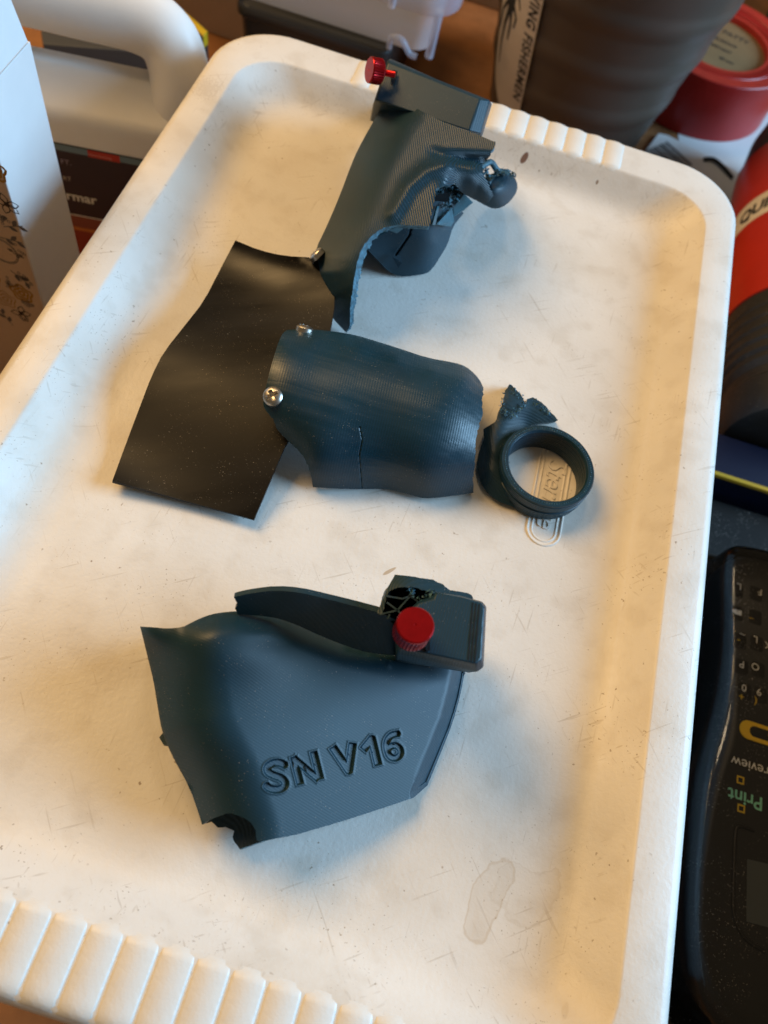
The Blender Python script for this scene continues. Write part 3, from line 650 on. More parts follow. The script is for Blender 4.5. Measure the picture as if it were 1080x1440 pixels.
for dx in (0, 5, 10):                       # three fine grooves near the block's end
    q = [(664 + dx * .9, 847 + dx * .25), (666 + dx * .9, 847 + dx * .25), (659.5 + dx * .9, 929 + dx * .2), (657.5 + dx * .9, 929 + dx * .2)]
    ploft('groove', [[(x, y, 4.405 if y < 900 else 4.305) for x, y in q], [(x, y, 4.33 if y < 900 else 4.23) for x, y in q]], black, GD)
# torn mount with its infill walls
relief('mount_wall', [(530, 862, .8), (535, 851, .8), (541, 838, .8), (545, 825, .8), (552, 814, .6), (555, 808), (576, 810, .5), (592, 813, .5), (609, 815, .8), (622, 822, .8), (633, 830, .8), (648, 832), (662, 835), (666, 842), (664, 848), (640, 842), (612, 836), (600, 831, 1), (590, 828, .6), (580, 825, 1), (560, 826, 1), (547, 831, 1), (543, 842, 1), (540, 856, 1), (537, 866, 1)],
       [(530, 862, 3.6), (545, 825, 3.75), (555, 808, 3.7), (609, 815, 3.8), (633, 830, 3.85), (666, 840, 3.8), (600, 831, 3.95), (560, 826, 3.95), (540, 856, 3.7), (640, 842, 3.9)], pla_dark, GD, step=3, thick=0.1, rim=fracture, skirt=(lambda x, y: True, 2.4, 6))
ploft('mount_floor_shade', [[(532, 864, 3.1), (545, 828, 3.1), (560, 822, 3.1), (600, 828, 3.1), (625, 840, 3.1), (615, 860, 3.1), (560, 880, 3.1)], [(532, 866, 2.9), (545, 832, 2.9), (560, 826, 2.9), (600, 832, 2.9), (625, 844, 2.9), (615, 864, 2.9), (560, 884, 2.9)]], black, GD)  # floor coloured black for the shade between the infill walls
for a, b in (((543, 838), (566, 842)), ((544, 847), (559, 858)), ((559, 858), (577, 838)), ((577, 838), (590, 848)), ((534, 864), (559, 858)), ((577, 838), (574, 827)), ((566, 842), (577, 838)), ((559, 858), (566, 866)), ((548, 864), (545, 870))):
    a, b = np.array(a, float), np.array(b, float); d = (b - a) / np.linalg.norm(b - a); p_ = np.array([-d[1], d[0]]) * 1.2
    q = [a + p_, b + p_, b - p_, a - p_]
    ploft('infill_wall', [[(x, y, 3.8) for x, y in q], [(x, y, 3.1) for x, y in q]], pla_dark, GD)
crumbs('torn_fibres', [(576, 828), (590, 842), (600, 843), (608, 840), (600, 832)], 60, lambda x, y: 3.95, 2, .02, .05, fracture, GD)
ploft('block_dark_patch', [[(597, 908, 4.36), (604, 900, 4.37), (605, 914, 4.36), (600, 917, 4.35)], [(597, 908, 4.2), (604, 900, 4.2), (605, 914, 4.2), (600, 917, 4.2)]], black, GD)  # black patch on the block face beside the thumb screw
pc = P(584.5, 878.5, 5.15); pb = P(577, 892, 4.55)
thumb_screw(GD, pc, pb - pc, 0.375, 0.55, 0.25)

# ================================================================== things around the box
def vprism(name, px, ztop, zbot, m, parent, bev=0.05, base=None):
    T = np.array([P(x, y, ztop) for x, y in px]); Bt = T.copy(); Bt[:, 2] = zbot; return loft(name, [T, Bt], m, parent, bev=bev, base=base)
def on_plane(px, py, org, nrm):
    r = np.array([px - 540, py - 720, FPX]); w_ = np.array([r @ XI, r @ YI, r @ ZI]); nrm = np.asarray(nrm, float)
    return CAM + w_ * (((np.asarray(org, float) - CAM) @ nrm) / (w_ @ nrm))
def clear_mat(name, col, keep=0.35, rough=0.12):
    m = bpy.data.materials.new(name); m.use_nodes = True; N, L = m.node_tree.nodes, m.node_tree.links; b = N['Principled BSDF']; out = N['Material Output']
    b.inputs['Base Color'].default_value = tuple(col) + (1,); b.inputs['Roughness'].default_value = rough
    t = N.new('ShaderNodeBsdfTransparent'); t.inputs[0].default_value = (.95, .96, .97, 1); mx = N.new('ShaderNodeMixShader'); lw = N.new('ShaderNodeLayerWeight'); lw.inputs[0].default_value = 0.25
    mr = N.new('ShaderNodeMapRange'); L.new(lw.outputs['Facing'], mr.inputs[0]); mr.inputs[3].default_value = keep; mr.inputs[4].default_value = min(1, keep + .55)
    L.new(mr.outputs[0], mx.inputs[0]); L.new(t.outputs[0], mx.inputs[1]); L.new(b.outputs[0], mx.inputs[2]); L.new(mx.outputs[0], out.inputs[0]); return m
white_card = mat('white_card', (0.74, 0.74, 0.74), 0.55, 0.4, var=0.04, vscale=40, bump=0.05, bscale=700)
print_dark = mat('print_dark', (0.03, 0.03, 0.03), 0.6, 0.3); print_grey = mat('print_grey', (0.13, 0.14, 0.15), 0.6, 0.3); print_ochre = mat('print_ochre', (0.42, 0.25, 0.06), 0.6, 0.3)
print_white = mat('print_white', (0.7, 0.68, 0.62), 0.6, 0.3)

# ---- slim white carton with flowers printed on its end
CX, CY0, CY1, CZ = -13.0, 4.05, 6.9, 3.87
CT = thing('carton', 'slim white carton with raised flap and flower print on its end', 'carton', (-17.5, 5.5, TZ))
box('carton_body', (-22, CY0, TZ), (CX, CY1, CZ), white_card, CT, bev=0.03)
loft('flap', [np.array([(CX - .02, CY0 + .08, CZ + .03), (CX - .02, CY1 - .08, CZ + .03), (CX - .45, CY1 - .3, CZ + 3.2), (CX - .45, CY0 + .3, CZ + 3.2)]), np.array([(CX - .08, CY0 + .08, CZ + .03), (CX - .08, CY1 - .08, CZ + .03), (CX - .51, CY1 - .3, CZ + 3.2), (CX - .51, CY0 + .3, CZ + 3.2)])], white_card, CT, bev=0.015)
cream = mat('cream_print', (0.62, 0.52, 0.40), 0.55, 0.4)
ff = lambda x, z, l=0: np.array([x, CY0 - .012 - l, z])
flat('printed_end', ff, [(-21.9, TZ + .1), (CX - .06, TZ + .1), (CX - .06, CZ - .06), (-21.9, CZ - .06)], cream, CT)
def stroke(pts, wd, m, lift=.008, fn=ff, parent=CT, name='print'):
    V = []; Fc = []; pts = np.array(pts, float); n_ = len(pts)
    for i in range(n_):
        d = pts[min(i + 1, n_ - 1)] - pts[max(i - 1, 0)]; d /= np.linalg.norm(d) + 1e-9; nn = np.array([-d[1], d[0]]) * wd / 2
        V += [fn(*(pts[i] + nn), lift), fn(*(pts[i] - nn), lift)]
    for i in range(n_ - 1): Fc.append([2 * i, 2 * i + 1, 2 * i + 3, 2 * i + 2])
    return V, Fc
def merge(name, parts, m, parent):
    V = []; Fc = []
    for v, f in parts: b0 = len(V); V += list(v); Fc += [[i + b0 for i in q] for q in f]
    return mk(name, V, Fc, m, parent, smooth=False)
def petal(cx, cz, a, l, wd, n_=10): return [(cx + math.cos(a) * l * t - math.sin(a) * wd * math.sin(math.pi * t) * s, cz + math.sin(a) * l * t + math.cos(a) * wd * math.sin(math.pi * t) * s) for s, ts in ((1, np.linspace(0, 1, n_)), (-1, np.linspace(1, 0, n_))) for t in ts]
rr = random.Random(3); 
def cpx(px, py): p = on_plane(px, py, (0, CY0, 0), (0, 1, 0)); return p[0], p[2]
for px, py, kind in ((10, 287, 'f'), (12, 318, 'l'), (8, 335, 'l'), (24, 355, 'b'), (22, 385, 'l'), (32, 388, 'b'), (31, 412, 'o'), (8, 420, 's'), (30, 440, 'f'), (0, 305, 'b'), (18, 400, 'b'), (40, 428, 'b'), (4, 352, 'r'), (-9, 238, 'o'), (-20, 300, 'f'), (-15, 390, 'o'), (14, 452, 'l'), (-5, 250, 'l')):
    cx, cz = cpx(px, py); parts = {0: [], 1: [], 2: []}
    if kind == 'f':
        for k in range(5): parts[0].append(stroke(petal(cx, cz, k * 1.257 + rr.random(), .42, .12), .035, None))
        parts[0].append(([ff(cx + .1 * math.cos(a), cz + .1 * math.sin(a), .009) for a in np.linspace(0, 6.28, 10)[:-1]], [list(range(9))]))
    if kind == 'l':
        a = rr.uniform(0, 6)
        for k in range(3):
            v = petal(cx + .2 * k * math.cos(a), cz + .2 * k * math.sin(a), a + (.7 if k % 2 else -.7), .34, .08); parts[1].append(([ff(*q, .008) for q in v], [list(range(len(v)))]))
        parts[1].append(stroke([(cx - .2 * math.cos(a), cz - .2 * math.sin(a)), (cx + .6 * math.cos(a), cz + .6 * math.sin(a))], .03, None))
    if kind == 'b':
        for k in range(14): x_, z_ = cx + rr.gauss(0, .14), cz + rr.gauss(0, .12); parts[1].append(stroke([(x_ + .05 * math.cos(t), z_ + .05 * math.sin(t)) for t in np.linspace(0, 6.3, 8)], .02, None))
    if kind in 'os':
        for r_ in (.38, .24, .1): parts[2].append(stroke([(cx + r_ * (1 + .15 * math.sin(5 * t)) * math.cos(t), cz + r_ * (1 + .15 * math.sin(5 * t)) * math.sin(t)) for t in np.linspace(0, 6.3, 24)], .09 if kind == 'o' else .04, None))
    if kind == 'r':
        for r_ in (.55, .5): parts[1].append(stroke([(cx + r_ * math.cos(t), cz + r_ * math.sin(t)) for t in np.linspace(0, 6.3, 30)], .025, None))
    for k, m_ in ((0, print_dark), (1, print_grey), (2, print_ochre)):
        if parts[k]: merge('flower_print', parts[k], m_, CT)['kind'] = 'stuff'

# ---- white jug behind the carton
JA = 0.17; jx = np.array([math.cos(JA), math.sin(JA), 0]); jy = np.array([-math.sin(JA), math.cos(JA), 0]); jo = P(80, 200, -4.0)
hdpe = mat('jug_plastic', (0.80, 0.79, 0.77), 0.38, 0.45, var=0.04, vscale=30, bump=0.06, bscale=500)
def J(u, v_, z): return jo + jx * u + jy * v_ + np.array([0, 0, z - jo[2]])
JG = thing('jug', 'white plastic jug with moulded handle and dark purple label, behind the carton', 'jug', J(-1, 4, TZ))
ju0, ju1, jd = -7.0, 5.75, 4.8
def jsec(i_, z, r=1.0, back=4.8): return np.array([J((ju0 + ju1) / 2 + x, (i_ + back) / 2 + y, z) for x, y in rrect((ju1 - ju0) / 2 - i_, (back - i_) / 2, r, 7)])
loft('jug_body', [jsec(.5, TZ + .02), jsec(.15, TZ + .15), jsec(0, TZ + .6), jsec(0, -5.5), jsec(0, -3.1, 1.0, 3.3), jsec(.05, -2.75, 1.0, 3.0), jsec(.25, -2.45, .9, 2.7), jsec(.75, -2.1, .8, 2.4), jsec(1.05, -1.7, .5, 2.1), jsec(1.25, -1.42, .3, 2.0)], hdpe, JG, angle=60)
tube('handle', [J(4.6, 1.3, -3.3), J(4.75, 1.4, -2.3), J(4.7, 1.8, -1.0), J(4.2, 2.2, -.1), J(3.1, 2.4, .3), J(1, 2.4, .4), J(-2, 2.4, .45), J(-4.6, 2.4, .1), J(-5.4, 2.4, -1.8)], 1.2, hdpe, JG, seg=24, ry=1.0)
jl = lambda u, v_, l=0: J(u, -0.015 - l, v_)
def jpx(px, py): p = on_plane(px, py, jo, jy) - jo; return p @ jx, p[2] + jo[2]
u0, zt = -4.0, jpx(82, 202)[1]; u1 = 4.6; z1 = jpx(90, 212)[1]; z2 = jpx(100, 300)[1]
flat('label', jl, [(u0, -10.5), (u1, -10.5), (u1, zt + .06), (u0, zt + .06)], print_dark, JG)
flat('label_strip', jl, [(u0, z1), (u1, z1), (u1, zt), (u0, zt)], mat('label_blue', (0.14, 0.22, 0.27), .5), JG, .006)
ua, ub = jpx(124, 217)[0], jpx(169, 225)[0]
lred = mat('label_red', (0.45, 0.03, 0.02), .5)
flat('label_tag', jl, [(ua, z1 - .04), (ub, z1 - .04), (ub, zt), (ua, zt)], lred, JG, .012)
writing('lettering', 'Non-Staining', .17, lambda x, y, z: jl(ua + .06 + x, z1 + .04 + y, .018), mat('label_pink', (.6, .3, .25), .5), JG)
flat('label_panel', jl, [(u0, z2), (u1, z2), (u1, z1), (u0, z1)], mat('label_purple', (0.022, 0.008, 0.020), .45), JG, .006)
flat('label_band', jl, [(u0, z2 - .06), (u1, z2 - .06), (u1, z2), (u0, z2)], print_white, JG, .006)
flat('label_glow', jl, [(u0, z2 - .75), (u1, z2 - .75), (u1, z2 - .06), (u0, z2 - .06)], mat('label_maroon', (0.22, 0.05, 0.03), .5), JG, .006)
flat('label_stripe', jl, [(u0, z2 - .9), (u1, z2 - .9), (u1, z2 - .72), (u0, z2 - .72)], mat('label_orange', (0.50, 0.16, 0.03), .5), JG, .012)
flat('label_foot', jl, [(u0, -10.4), (u1, -10.4), (u1, z2 - .9), (u0, z2 - .9)], mat('label_rust', (0.26, 0.03, 0.015), .5), JG, .006)
a_, b_ = jpx(94, 279); writing('lettering', 'rmar', .66, lambda x, y, z: jl(a_ + x, b_ + y, .018), print_white, JG, offset=.012)
c_, d_ = jpx(86, 229); writing('lettering', 'FT.', .34, lambda x, y, z: jl(c_ + x, d_ + y, .018), mat('label_lilac', (.35, .28, .36), .5), JG)
e_, f_ = jpx(89, 252); writing('lettering', 'RT', .30, lambda x, y, z: jl(e_ + x, f_ + y, .018), mat('label_sand', (.5, .42, .34), .5), JG)

# ---- yellow edged dark box behind the jug
YB = thing('tool_box', 'dark box with a bright yellow top edge behind the jug handle', 'box', P(255, 40, -9))
q = [(40, -70), (228, -12), (292, 44), (262, 78), (60, 62)]  # left part stretched behind the jug to make the handle gap dark
vprism('box_body', q, -7.0, TZ, mat('dark_grey_box', (0.03, 0.03, 0.03), .5), YB)
vprism('yellow_edge', [(228, -12), (292, 44), (286, 50), (222, -6)], -6.9, -7.6, mat('yellow_plastic', (0.55, 0.36, 0.01), .45), YB, bev=.03)
# ---- cream box
CB = thing('cream_box', 'plain cream box between the yellow edged box and the clear case', 'box', (-19, 36, TZ))
box('box_body', (-24, 33, TZ), (-15.3, 42, -2.0), mat('cream_box', (0.48, 0.38, 0.29), .6, var=.06), CB, bev=.08)
box('box_lid', (-24.1, 32.9, -2.9), (-15.2, 42.1, -1.7), mat('cream_box_lid', (0.50, 0.40, 0.31), .6, var=.06), CB, bev=.1)
# ---- dark bin with the clear case on it
dgrey = mat('charcoal_plastic', (0.022, 0.021, 0.020), 0.45, .5, bump=.08, bscale=700)
DB = thing('dark_bin', 'charcoal plastic bin standing under the clear lidded case', 'bin', (-10, 34, TZ))
loft('bin_body', [np.array([(-10.4 + x, 34 + y, z) for x, y in rrect(4.2 - i_, 6 - i_, .6, 5)]) for i_, z in ((.35, TZ + .02), (.3, TZ + .1), (.05, -7.1), (0, -6.55), (.1, -6.45))], dgrey, DB, angle=40)
loft('bin_rim', [np.array([(-10.4 + x, 34 + y, z) for x, y in rrect(4.2 + i_, 6 + i_, .7, 5)]) for i_, z in ((.12, -7.0), (.16, -6.95), (.16, -6.6), (.1, -6.5))], dgrey, DB, angle=40)
milky = clear_mat('milky_clear_plastic', (0.66, 0.71, 0.86), .30)
CC = thing('clear_case', 'clear milky plastic case with a rounded lid on the charcoal bin', 'case', (-10, 34, -6.4))
def csec(i_, z, r=1.2): return np.array([(-10.2 + x, 34.2 + y, z) for x, y in rrect(6.25 + i_, 6 + i_, r, 7)])
loft('case_body', [csec(-.5, -6.4), csec(-.3, -6.3), csec(-.1, -4.6), csec(0, -3.4)], milky, CC, angle=60, capb=False)
loft('case_lid', [csec(.75, -3.75, 1.6), csec(.85, -3.6, 1.6), csec(.85, -2.7, 1.6), csec(.7, -2.5, 1.6), csec(.3, -2.45, 1.4)], milky, CC, angle=60, capa=False)
tube('case_latch', [(-6.2, 27.95, -6.2), (-6.15, 27.9, -5.6), (-5.6, 27.85, -5.5), (-5.1, 27.9, -6.1), (-4.7, 27.95, -6.2)], .16, milky, CC, seg=8)
tube('case_post', [(-4.1, 28.3, -6.2), (-4.0, 28.0, -3.6)], .22, milky, CC, seg=10)
tube('case_hook', [(-6.3, 27.3, -3.7), (-6.25, 27.15, -3.1), (-6.2, 27.3, -2.5)], .18, milky, CC, seg=10)
# ---- cardboard box at the back
KB = thing('cardboard_box', 'plain brown cardboard box in shadow between clear case and grey tumbler', 'cardboard box', (-2, 50, TZ))
kraft = mat('kraft_card', (0.30, 0.18, 0.09), .7, .2, var=.08, vscale=30, bump=.05, bscale=400)
box('box_body', (-12, 45, TZ), (4.5, 58, 5), kraft, KB, bev=.1)
for k in (0, 1): box('box_flap', (-12, 44.9 - .02 + k * 6.6, 5.03), (4.5, 51.3 + k * 6.6, 5.25), kraft, KB, bev=.03)

# ---- ribbed grey tumbler with printed strip
TB = thing('tumbler', 'large grey brown ribbed tumbler with a cream strip reading SERVING FISHERMEN', 'tumbler', (4.2, 36.2, TZ))
tc_ = np.array([4.2, 36.2, TZ]); Ht = 19.0
def trad(z):
    t = (z - TZ) / Ht; return 5.0 + 2.5 * min(1, t * 1.35)
prof = [(0, .05), (4.4, .05), (4.8, .18), (5.0, .5)]
for k in range(1, 75):
    z = TZ + .5 + k * .2; rb = max(0, math.sin((z - TZ) * 2 * math.pi / 2.9)) ** 1.2 * .12 if -10.5 < z < 2 else 0
    prof.append((trad(z) - .12 + rb, z - TZ))
prof += [(trad(3.5) - .3, 15.6), (trad(3.5) - .3, 15.2), (4.6, .7), (0, .7)]
tum = mat('tumbler_plastic', (0.085, 0.068, 0.052), 0.42, .45, var=.12, vscale=25, bump=.03, bscale=300)
lathe('tumbler_body', prof, tc_, (0, 0, 1), tum, TB, seg=96, angle=50)
def TT(u, z, l=0):                             # strip coordinates: angle from the left hand edge, height
    r = trad(z) + .07 + l; return np.array([tc_[0] + r * math.cos(u), tc_[1] + r * math.sin(u), z])
U0, U1 = math.radians(-152), math.radians(-121)
ns_, nz_ = 14, 40; V = []; Fc = []
for j in range(nz_ + 1):
    z = -10.9 + 13.4 * j / nz_; lo = (1 - math.sqrt(max(0, 1 - max(0, (-8.3 - z) / 2.6) ** 2))) * .85
    for i in range(ns_ + 1): V.append(TT(U0 + (U1 - U0) * (lo + (1 - lo) * i / ns_), z))
for j in range(nz_):
    for i in range(ns_): b0 = j * (ns_ + 1) + i; Fc.append([b0, b0 + 1, b0 + ns_ + 2, b0 + ns_ + 1])
mk('printed_strip', V, Fc, mat('strip_cream', (0.62, 0.54, 0.44), .5, var=.08, vscale=60), TB)
rm_ = 5.6
def TS(x, y, z=0): return TT(math.radians(-126.5) - (y / rm_), -.6 - x, .02)        # runs down the strip
writing('lettering', 'SERVING FISHERMEN', .80, lambda x, y, z: TT(math.radians(-128) + y / rm_ , -1.6 - x * .92, .02), print_dark, TB, offset=.02, space=1.12)
def blobpath(pts, wds):
    V, Fc = [], []; pts = np.array(pts, float)
    for i in range(len(pts)):
        d = pts[min(i + 1, len(pts) - 1)] - pts[max(i - 1, 0)]; d /= np.linalg.norm(d) + 1e-9; nn = np.array([-d[1], d[0]]) * wds[i] / 2
        for s_ in (1, -1): p_ = pts[i] + nn * s_; V.append(TT(math.radians(-142) + p_[0] / rm_, -5.2 + p_[1], .02))
    for i in range(len(pts) - 1): Fc.append([2 * i, 2 * i + 1, 2 * i + 3, 2 * i + 2])
    return V, Fc
fish = [blobpath([(0, 2.2), (.15, 1.4), (.05, .6), (-.1, .1)], [.25, .5, .55, .2]), blobpath([(0, .6), (-.35, -.6), (-.5, -1.8), (-.5, -3.0)], [.3, .2, .14, .07]), blobpath([(.1, .6), (.2, -.3), (.1, -1.2)], [.25, .16, .1]), blobpath([(-.2, .8), (-.7, 0), (-.9, -1.2)], [.22, .15, .08]), blobpath([(.2, .9), (.6, .3), (.5, -.3)], [.22, .14, .1]), blobpath([(.1, 1.6), (.6, 1.4), (.8, .9)], [.2, .14, .08]), blobpath([(-.1, 1.7), (-.5, 1.2)], [.2, .1]), blobpath([(.05, 2.2), (.0, 2.7), (.1, 3.4)], [.2, .3, .12])]
merge('emblem', fish, print_dark, TB)

# ---- roll of red tape
RT = thing('tape_roll', 'wide roll of red tape lying flat, paper label in its core', 'tape roll', (12.2, 42.9, TZ))
tape_red = mat('tape_red', (0.36, 0.010, 0.008), .35, .5, var=.1, vscale=40); tape_side = mat('tape_side', (0.50, 0.030, 0.015), .5, .5, var=.12, vscale=200)
trc = np.array([12.2, 42.9, TZ])
lathe('tape', [(5.0, .05), (5.0, 3.75), (4.96, 3.8), (4.2, 3.8), (4.15, 3.74), (4.1, 3.8), (3.6, 3.8), (3.5, 3.75), (3.5, .05)], trc, (0, 0, 1), tape_red, RT, seg=80, closed=True, angle=30)
lathe('tape_face', [(4.95, 3.806), (4.75, 3.812), (4.7, 3.79), (4.65, 3.812), (4.45, 3.806), (4.4, 3.79), (4.36, 3.81), (4.22, 3.806)], trc, (0, 0, 1), tape_side, RT, seg=80)
lathe('core', [(3.5, .06), (3.5, 3.7), (3.2, 3.7), (3.15, 3.6), (3.15, .06)], trc, (0, 0, 1), tape_side, RT, seg=64, closed=True, angle=30)
lathe('core_label', [(0, 3.35), (3.15, 3.35)], trc, (0, 0, 1), mat('label_kraft', (0.24, 0.145, 0.065), .6, var=.1), RT, seg=64)
tl = planar(trc + np.array([0, 0, 3.36]), (1, -.25, 0), (.25, 1, 0), .006)
for s_, sz, x_, y_ in (('PATTY', .62, -.2, 1.5), ('MULTI-SURFACE', .36, -1.5, .5), ('UV RESISTANT', .36, -1.3, -.4), ('48 mm', .36, .5, -1.4)):
    writing('lettering', s_, sz, lambda x, y, z, x_=x_, y_=y_: tl(x + x_, y + y_), print_dark, RT, offset=.01)
# ---- green box at the far right
GB = thing('green_box', 'dark green box corner at the back behind the red tape roll', 'box', (20, 58, TZ))
box('box_body', (0, 0, TZ), (10, 8, -4), mat('green_card', (0.012, 0.04, 0.03), .5), GB, rot=-.2, org=(16.2, 52), bev=.06)
box('box_band', (-.03, -.03, -6.5), (10.03, 8.03, -5.2), mat('black_card', (0.01, 0.01, 0.01), .5), GB, rot=-.2, org=(16.2, 52), bev=.02)
# ---- white packet with bar code
WP = thing('packet', 'flat white packet with a bar code beside the red tape roll', 'packet', P(970, 225, TZ))
vprism('card', [(905, 215), (926, 187), (940, 190), (1032, 238), (1070, 262), (1040, 300), (960, 280)], TZ + .30, TZ + .03, white_card, WP, bev=.04)
bo = P(938, 199, TZ + .30); bx_ = P(974, 232, TZ + .30) - bo; by_ = np.cross([0, 0, 1.], bx_); bfn = planar(bo, bx_, by_, .006); bl = np.linalg.norm(bx_)
yy = 0.0
for k in range(13):
    wd = (.05, .09, .16)[rr.randrange(3)]; flat('bar', bfn, [(0, -yy - wd), (bl, -yy - wd), (bl, -yy), (0, -yy)], print_dark, WP); yy += wd + (.06, .1)[rr.randrange(2)]
tube('hang_hook', [P(990, 224, TZ + .4), P(1003, 224, TZ + .45), P(1016, 234, TZ + .45), P(1030, 250, TZ + .4)], .13, print_dark, WP, seg=10)
# ---- sheet of paper under tape
PS = mk('paper_sheet', *(lambda T: (T, [[0, 1, 2, 3]]))(np.array([P(950, 160, TZ + .02), P(1100, 130, TZ + .02), P(1110, 270, TZ + .02), P(960, 245, TZ + .02)])), white_card, None, smooth=False, base=P(1040, 220, TZ))
PS['label'] = 'plain white paper sheet under the red tape roll'; PS['category'] = 'paper'; solid(PS, .02)

# ---- red and black cylindrical power tool
PT = thing('power_tool', 'red and black round bodied power tool lying right of the storage box', 'power tool', (17.9, 24, TZ))
blackp = mat('black_rubber', (0.018, 0.017, 0.016), .5, .5, var=.2, vscale=60, bump=.2, bscale=300, specks=(.3, .26, .2), speck_scale=1500)
redp = mat('red_plastic', (0.42, 0.022, 0.008), .35, .5, var=.08, vscale=50)
ta = np.array([17.9, 11.6, -8.3]); td = (0, 1, 0)
lathe('rear_grip', [(0, 0), (2.9, 0), (3.35, .25), (3.5, .7), (3.5, 2.2), (3.3, 2.5), (3.3, 3.0), (3.5, 3.3), (3.62, 7.3), (3.58, 7.5)], ta, td, blackp, PT, seg=64, angle=30)
lathe('red_body', [(3.5, 7.45), (3.66, 7.5), (3.7, 8.2), (3.7, 18.2), (3.6, 19.2), (3.5, 19.3)], ta, td, redp, PT, seg=64, angle=30)
lathe('nose', [(3.5, 19.2), (3.45, 19.6), (3.0, 22), (2.2, 24.2), (1.6, 25), (0, 25)], ta, td, blackp, PT, seg=48, angle=40)
lathe('white_band', [(3.705, 13.1), (3.715, 13.15), (3.715, 14.75), (3.705, 14.8)], ta, td, mat('band_white', (.62, .56, .48), .5), PT, seg=64)
def TW(x, y, z=0): a = math.radians(172) - x / 3.72; return np.array([ta[0] + 3.728 * math.cos(a), ta[1] + y, ta[2] + 3.728 * math.sin(a)])
writing('lettering', 'QUIL', 1.0, lambda x, y, z: TW(x - .1, 13.55 + y), print_dark, PT, offset=.04, shear=.2)
u_ = lathe('trigger', [(0, -.1), (.5, -.05), (.75, .15), (.8, .5)], ta + np.array([-2.3, 5.9, 2.9]), (.6, 0, -.75), redp, PT, seg=24)
for k in range(5): lathe('grip_ring', [(3.52, 3.6 + k * .7), (3.66, 3.75 + k * .7), (3.66, 3.95 + k * .7), (3.52, 4.1 + k * .7)], ta, td, blackp, PT, seg=48)
# ---- navy box with yellow line
NB = thing('navy_box', 'navy blue box edged with a yellow line, above the label maker pack', 'box', (17, 10, TZ))
box('box_body', (12.6, 9.15, TZ), (26, 11.3, -8.0), mat('navy_card', (0.005, 0.008, 0.028), .4), NB, bev=.04)
box('yellow_line', (12.58, 9.02, -8.16), (26.02, 9.22, -7.97), mat('yellow_card', (0.55, 0.33, 0.02), .45), NB, bev=.02)
# ---- label maker in its clear blister pack
LM = thing('label_maker', 'black label maker sealed in a clear blister pack, right of the storage box', 'label maker', (18, -3, TZ))
bl_card = mat('pack_card', (0.010, 0.0095, 0.009), .6, .2, var=.2, specks=(.3, .28, .26), speck_scale=1600, speck_amt=.03)
lm_mat = mat('label_maker_black', (0.010, 0.0095, 0.009), .42, .3, specks=(.32, .30, .28), speck_scale=1700, speck_amt=.03)
box('pack_card', (12.3, -17, TZ + .02), (27, 8.7, -9.2), bl_card, LM, bev=.1)
ZT = -6.5
ob = [(14.3, 4.4), (15.2, 4.75), (19, 4.9), (24, 4.9), (24.5, -10.5), (20, -12.2), (17, -12), (14.9, -11.3), (14.1, -10.2), (13.85, -8), (14.05, -4.5), (14.6, -2.2), (14.55, .5), (14.25, 3)]
ob = [p[:2] for p in smooth_poly(smooth_poly([tuple(p) for p in ob], 100), 100)]; cen = np.mean(np.array(ob), 0)
def osec(i_, z): return np.array([[p[0] - (p[0] - cen[0]) / np.hypot(*(np.array(p) - cen)) * i_, p[1] - (p[1] - cen[1]) / np.hypot(*(np.array(p) - cen)) * i_, z] for p in ob])
loft('label_maker_body', [osec(.2, -9.15), osec(0, -8.6), osec(0, -7.1), osec(.08, -6.75), osec(.25, -6.55), osec(.5, -6.5)], lm_mat, LM, angle=60)
def film_mat(name, rough):
    m = bpy.data.materials.new(name); m.use_nodes = True; N, L = m.node_tree.nodes, m.node_tree.links; N.remove(N['Principled BSDF']); out = N['Material Output']
    t = N.new('ShaderNodeBsdfTransparent'); g = N.new('ShaderNodeBsdfGlossy'); g.inputs['Roughness'].default_value = rough; mx = N.new('ShaderNodeMixShader')
    fr = N.new('ShaderNodeFresnel'); fr.inputs[0].default_value = 1.55; L.new(fr.outputs[0], mx.inputs[0]); L.new(t.outputs[0], mx.inputs[1]); L.new(g.outputs[0], mx.inputs[2]); L.new(mx.outputs[0], out.inputs[0])
    tc = N.new('ShaderNodeTexCoord'); n = N.new('ShaderNodeTexNoise'); n.inputs['Scale'].default_value = 55; L.new(tc.outputs['Object'], n.inputs['Vector']); bp = N.new('ShaderNodeBump'); bp.inputs['Strength'].default_value = .25; bp.inputs['Distance'].default_value = .001
    L.new(n.outputs[0], bp.inputs['Height']); L.new(bp.outputs[0], g.inputs['Normal']); return m
film = film_mat('blister_film', .09)
loft('blister', [osec(-1.2, -9.12), osec(-.75, -9.05), osec(-.58, -8.6), osec(-.5, -7.4), osec(-.46, -6.95), osec(-.38, -6.68), osec(-.24, -6.47), osec(-.05, -6.35), osec(.2, -6.3), osec(.8, -6.28)], film, LM, angle=70, capa=False)
lf = lambda px, py: P(px, py, ZT)
def up(s_, px, py, size, m, rot=0.0, **k):
    o_ = lf(px, py); ex = np.array([-math.cos(rot), -math.sin(rot), 0]); ey = np.array([math.sin(rot), -math.cos(rot), 0]); fn_ = planar(o_, ex, ey, .012)
    return writing('lettering', s_, size, lambda x, y, z: fn_(x, y), m, LM, **k)
kw = mat('key_white', (.80, .80, .77), .5); ky = mat('key_yellow', (.75, .50, .02), .5); kt = mat('key_teal', (.25, .68, .52), .5)
up('Print', 1073, 1123, .62, kt, .0, offset=.01); up('Preview', 1092, 1083, .50, kw, .0)
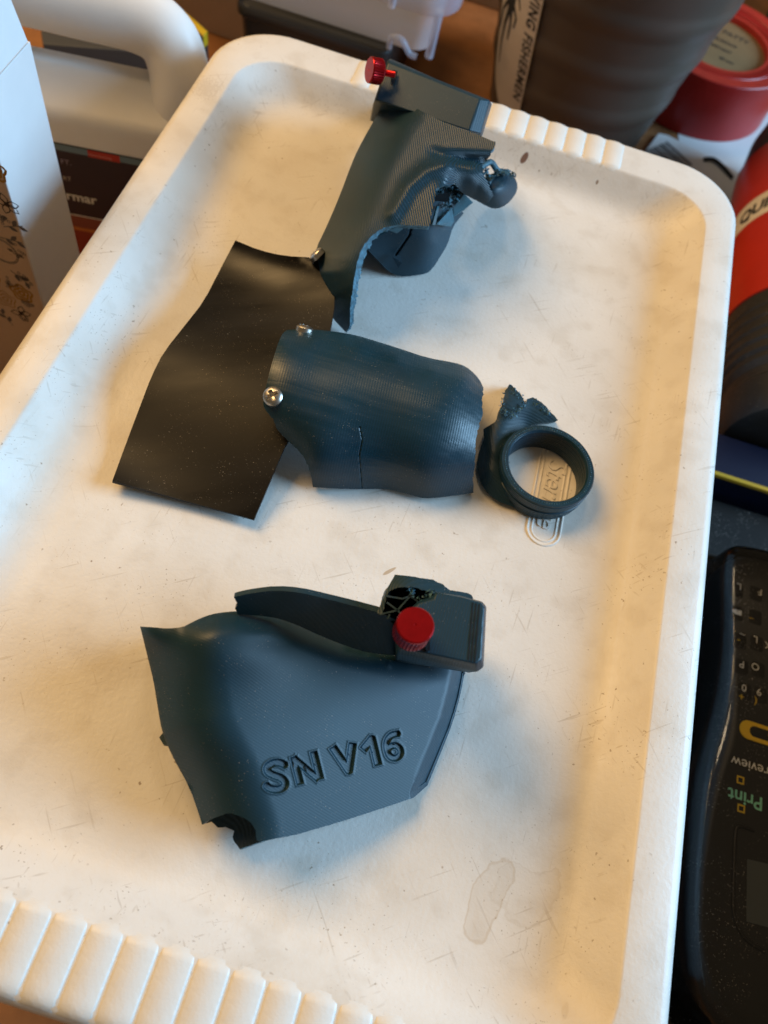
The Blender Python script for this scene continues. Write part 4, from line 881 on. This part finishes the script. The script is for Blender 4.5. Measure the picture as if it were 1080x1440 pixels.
for px, py in ((1042, 1137), (1041, 1097)):
    o_ = lf(px, py); fn_ = planar(o_, (-1, 0, 0), (0, -1, 0), .012)
    merge('icon', [([fn_(*q_) for q_ in ((-.13, -.13), (.13, -.13), (.13, -.08), (-.13, -.08))], [[0, 1, 2, 3]]), ([fn_(*q_) for q_ in ((-.13, .08), (.13, .08), (.13, .13), (-.13, .13))], [[0, 1, 2, 3]]), ([fn_(*q_) for q_ in ((-.13, -.08), (-.08, -.08), (-.08, .08), (-.13, .08))], [[0, 1, 2, 3]]), ([fn_(*q_) for q_ in ((.08, -.08), (.13, -.08), (.13, .08), (.08, .08))], [[0, 1, 2, 3]])], ky, LM)
pl_o = lf(1080, 1036); pf = planar(pl_o, (1, 0, 0), (0, 1, 0), 0.0)
loft('serialize_key', [np.array([pf(x, y, z) for x, y in rrect(1.05, .34, .33, 8)]) for z in (0, .06)], ky, LM, bev=.02)
loft('serialize_inset', [np.array([pf(x + .15, y, z) for x, y in rrect(.85, .19, .18, 8)]) for z in (.05, .072)], lm_mat, LM)
fnS = planar(pl_o + np.array([.85, .09, .062]), (-1, 0, 0), (0, -1, 0), .012); writing('lettering', 'Serialize', .27, lambda x, y, z: fnS(x, y), ky, LM)
for s_, px, py, m_ in (('L', 1043, 822, kw), ('F', 1072, 830, kw), ('L', 1066, 896, kw), ('K', 1084, 905, kw), ('P', 1047, 931, kw), ('O', 1068, 935, kw), ('0', 1050, 964, kw), ('9', 1071, 970, kw), ('+', 1047, 976, ky), ('(', 1065, 983, ky), ('-', 1041, 898, ky), ('~', 1048, 890, kw), ('_', 1060, 872, ky)):
    up(s_, px, py, .38, m_, .0)
o_ = lf(1037, 861); fn_ = planar(o_, (-1, 0, 0), (0, -1, 0), .012)
flat('delete_icon', fn_, [(-.16, -.1), (.1, -.1), (.2, 0), (.1, .1), (-.16, .1)], kw, LM); up('x', 1039, 858, .22, lm_mat)
for px, py in ((1036, 830), (1063, 835), (1036, 862), (1062, 868), (1040, 902), (1064, 905), (1043, 938), (1066, 942), (1047, 972), (1069, 978)):
    c_ = lf(px, py); loft('key', [np.array([c_ + np.array([x, y, z - .02]) for x, y in rrect(.25 - i_, .29 - i_, .1, 4)]) for i_, z in ((0, 0), (0, .022), (.02, .03))], bl_card, LM)
scr = [lf(1050, 1208), lf(1110, 1222), lf(1110, 1312), lf(1049, 1296)]
mk('screen', [p_ + np.array([0, 0, .02]) for p_ in scr], [[0, 1, 2, 3]], mat('lcd_grey', (.06, .072, .078), .3), LM, smooth=False)
tube('screen_lip', [lf(1060, 1168) , lf(1040, 1162), lf(1034, 1172), lf(1032, 1220), lf(1031, 1275), lf(1036, 1300), lf(1050, 1322), lf(1075, 1338)], .07, lm_mat, LM, seg=10)
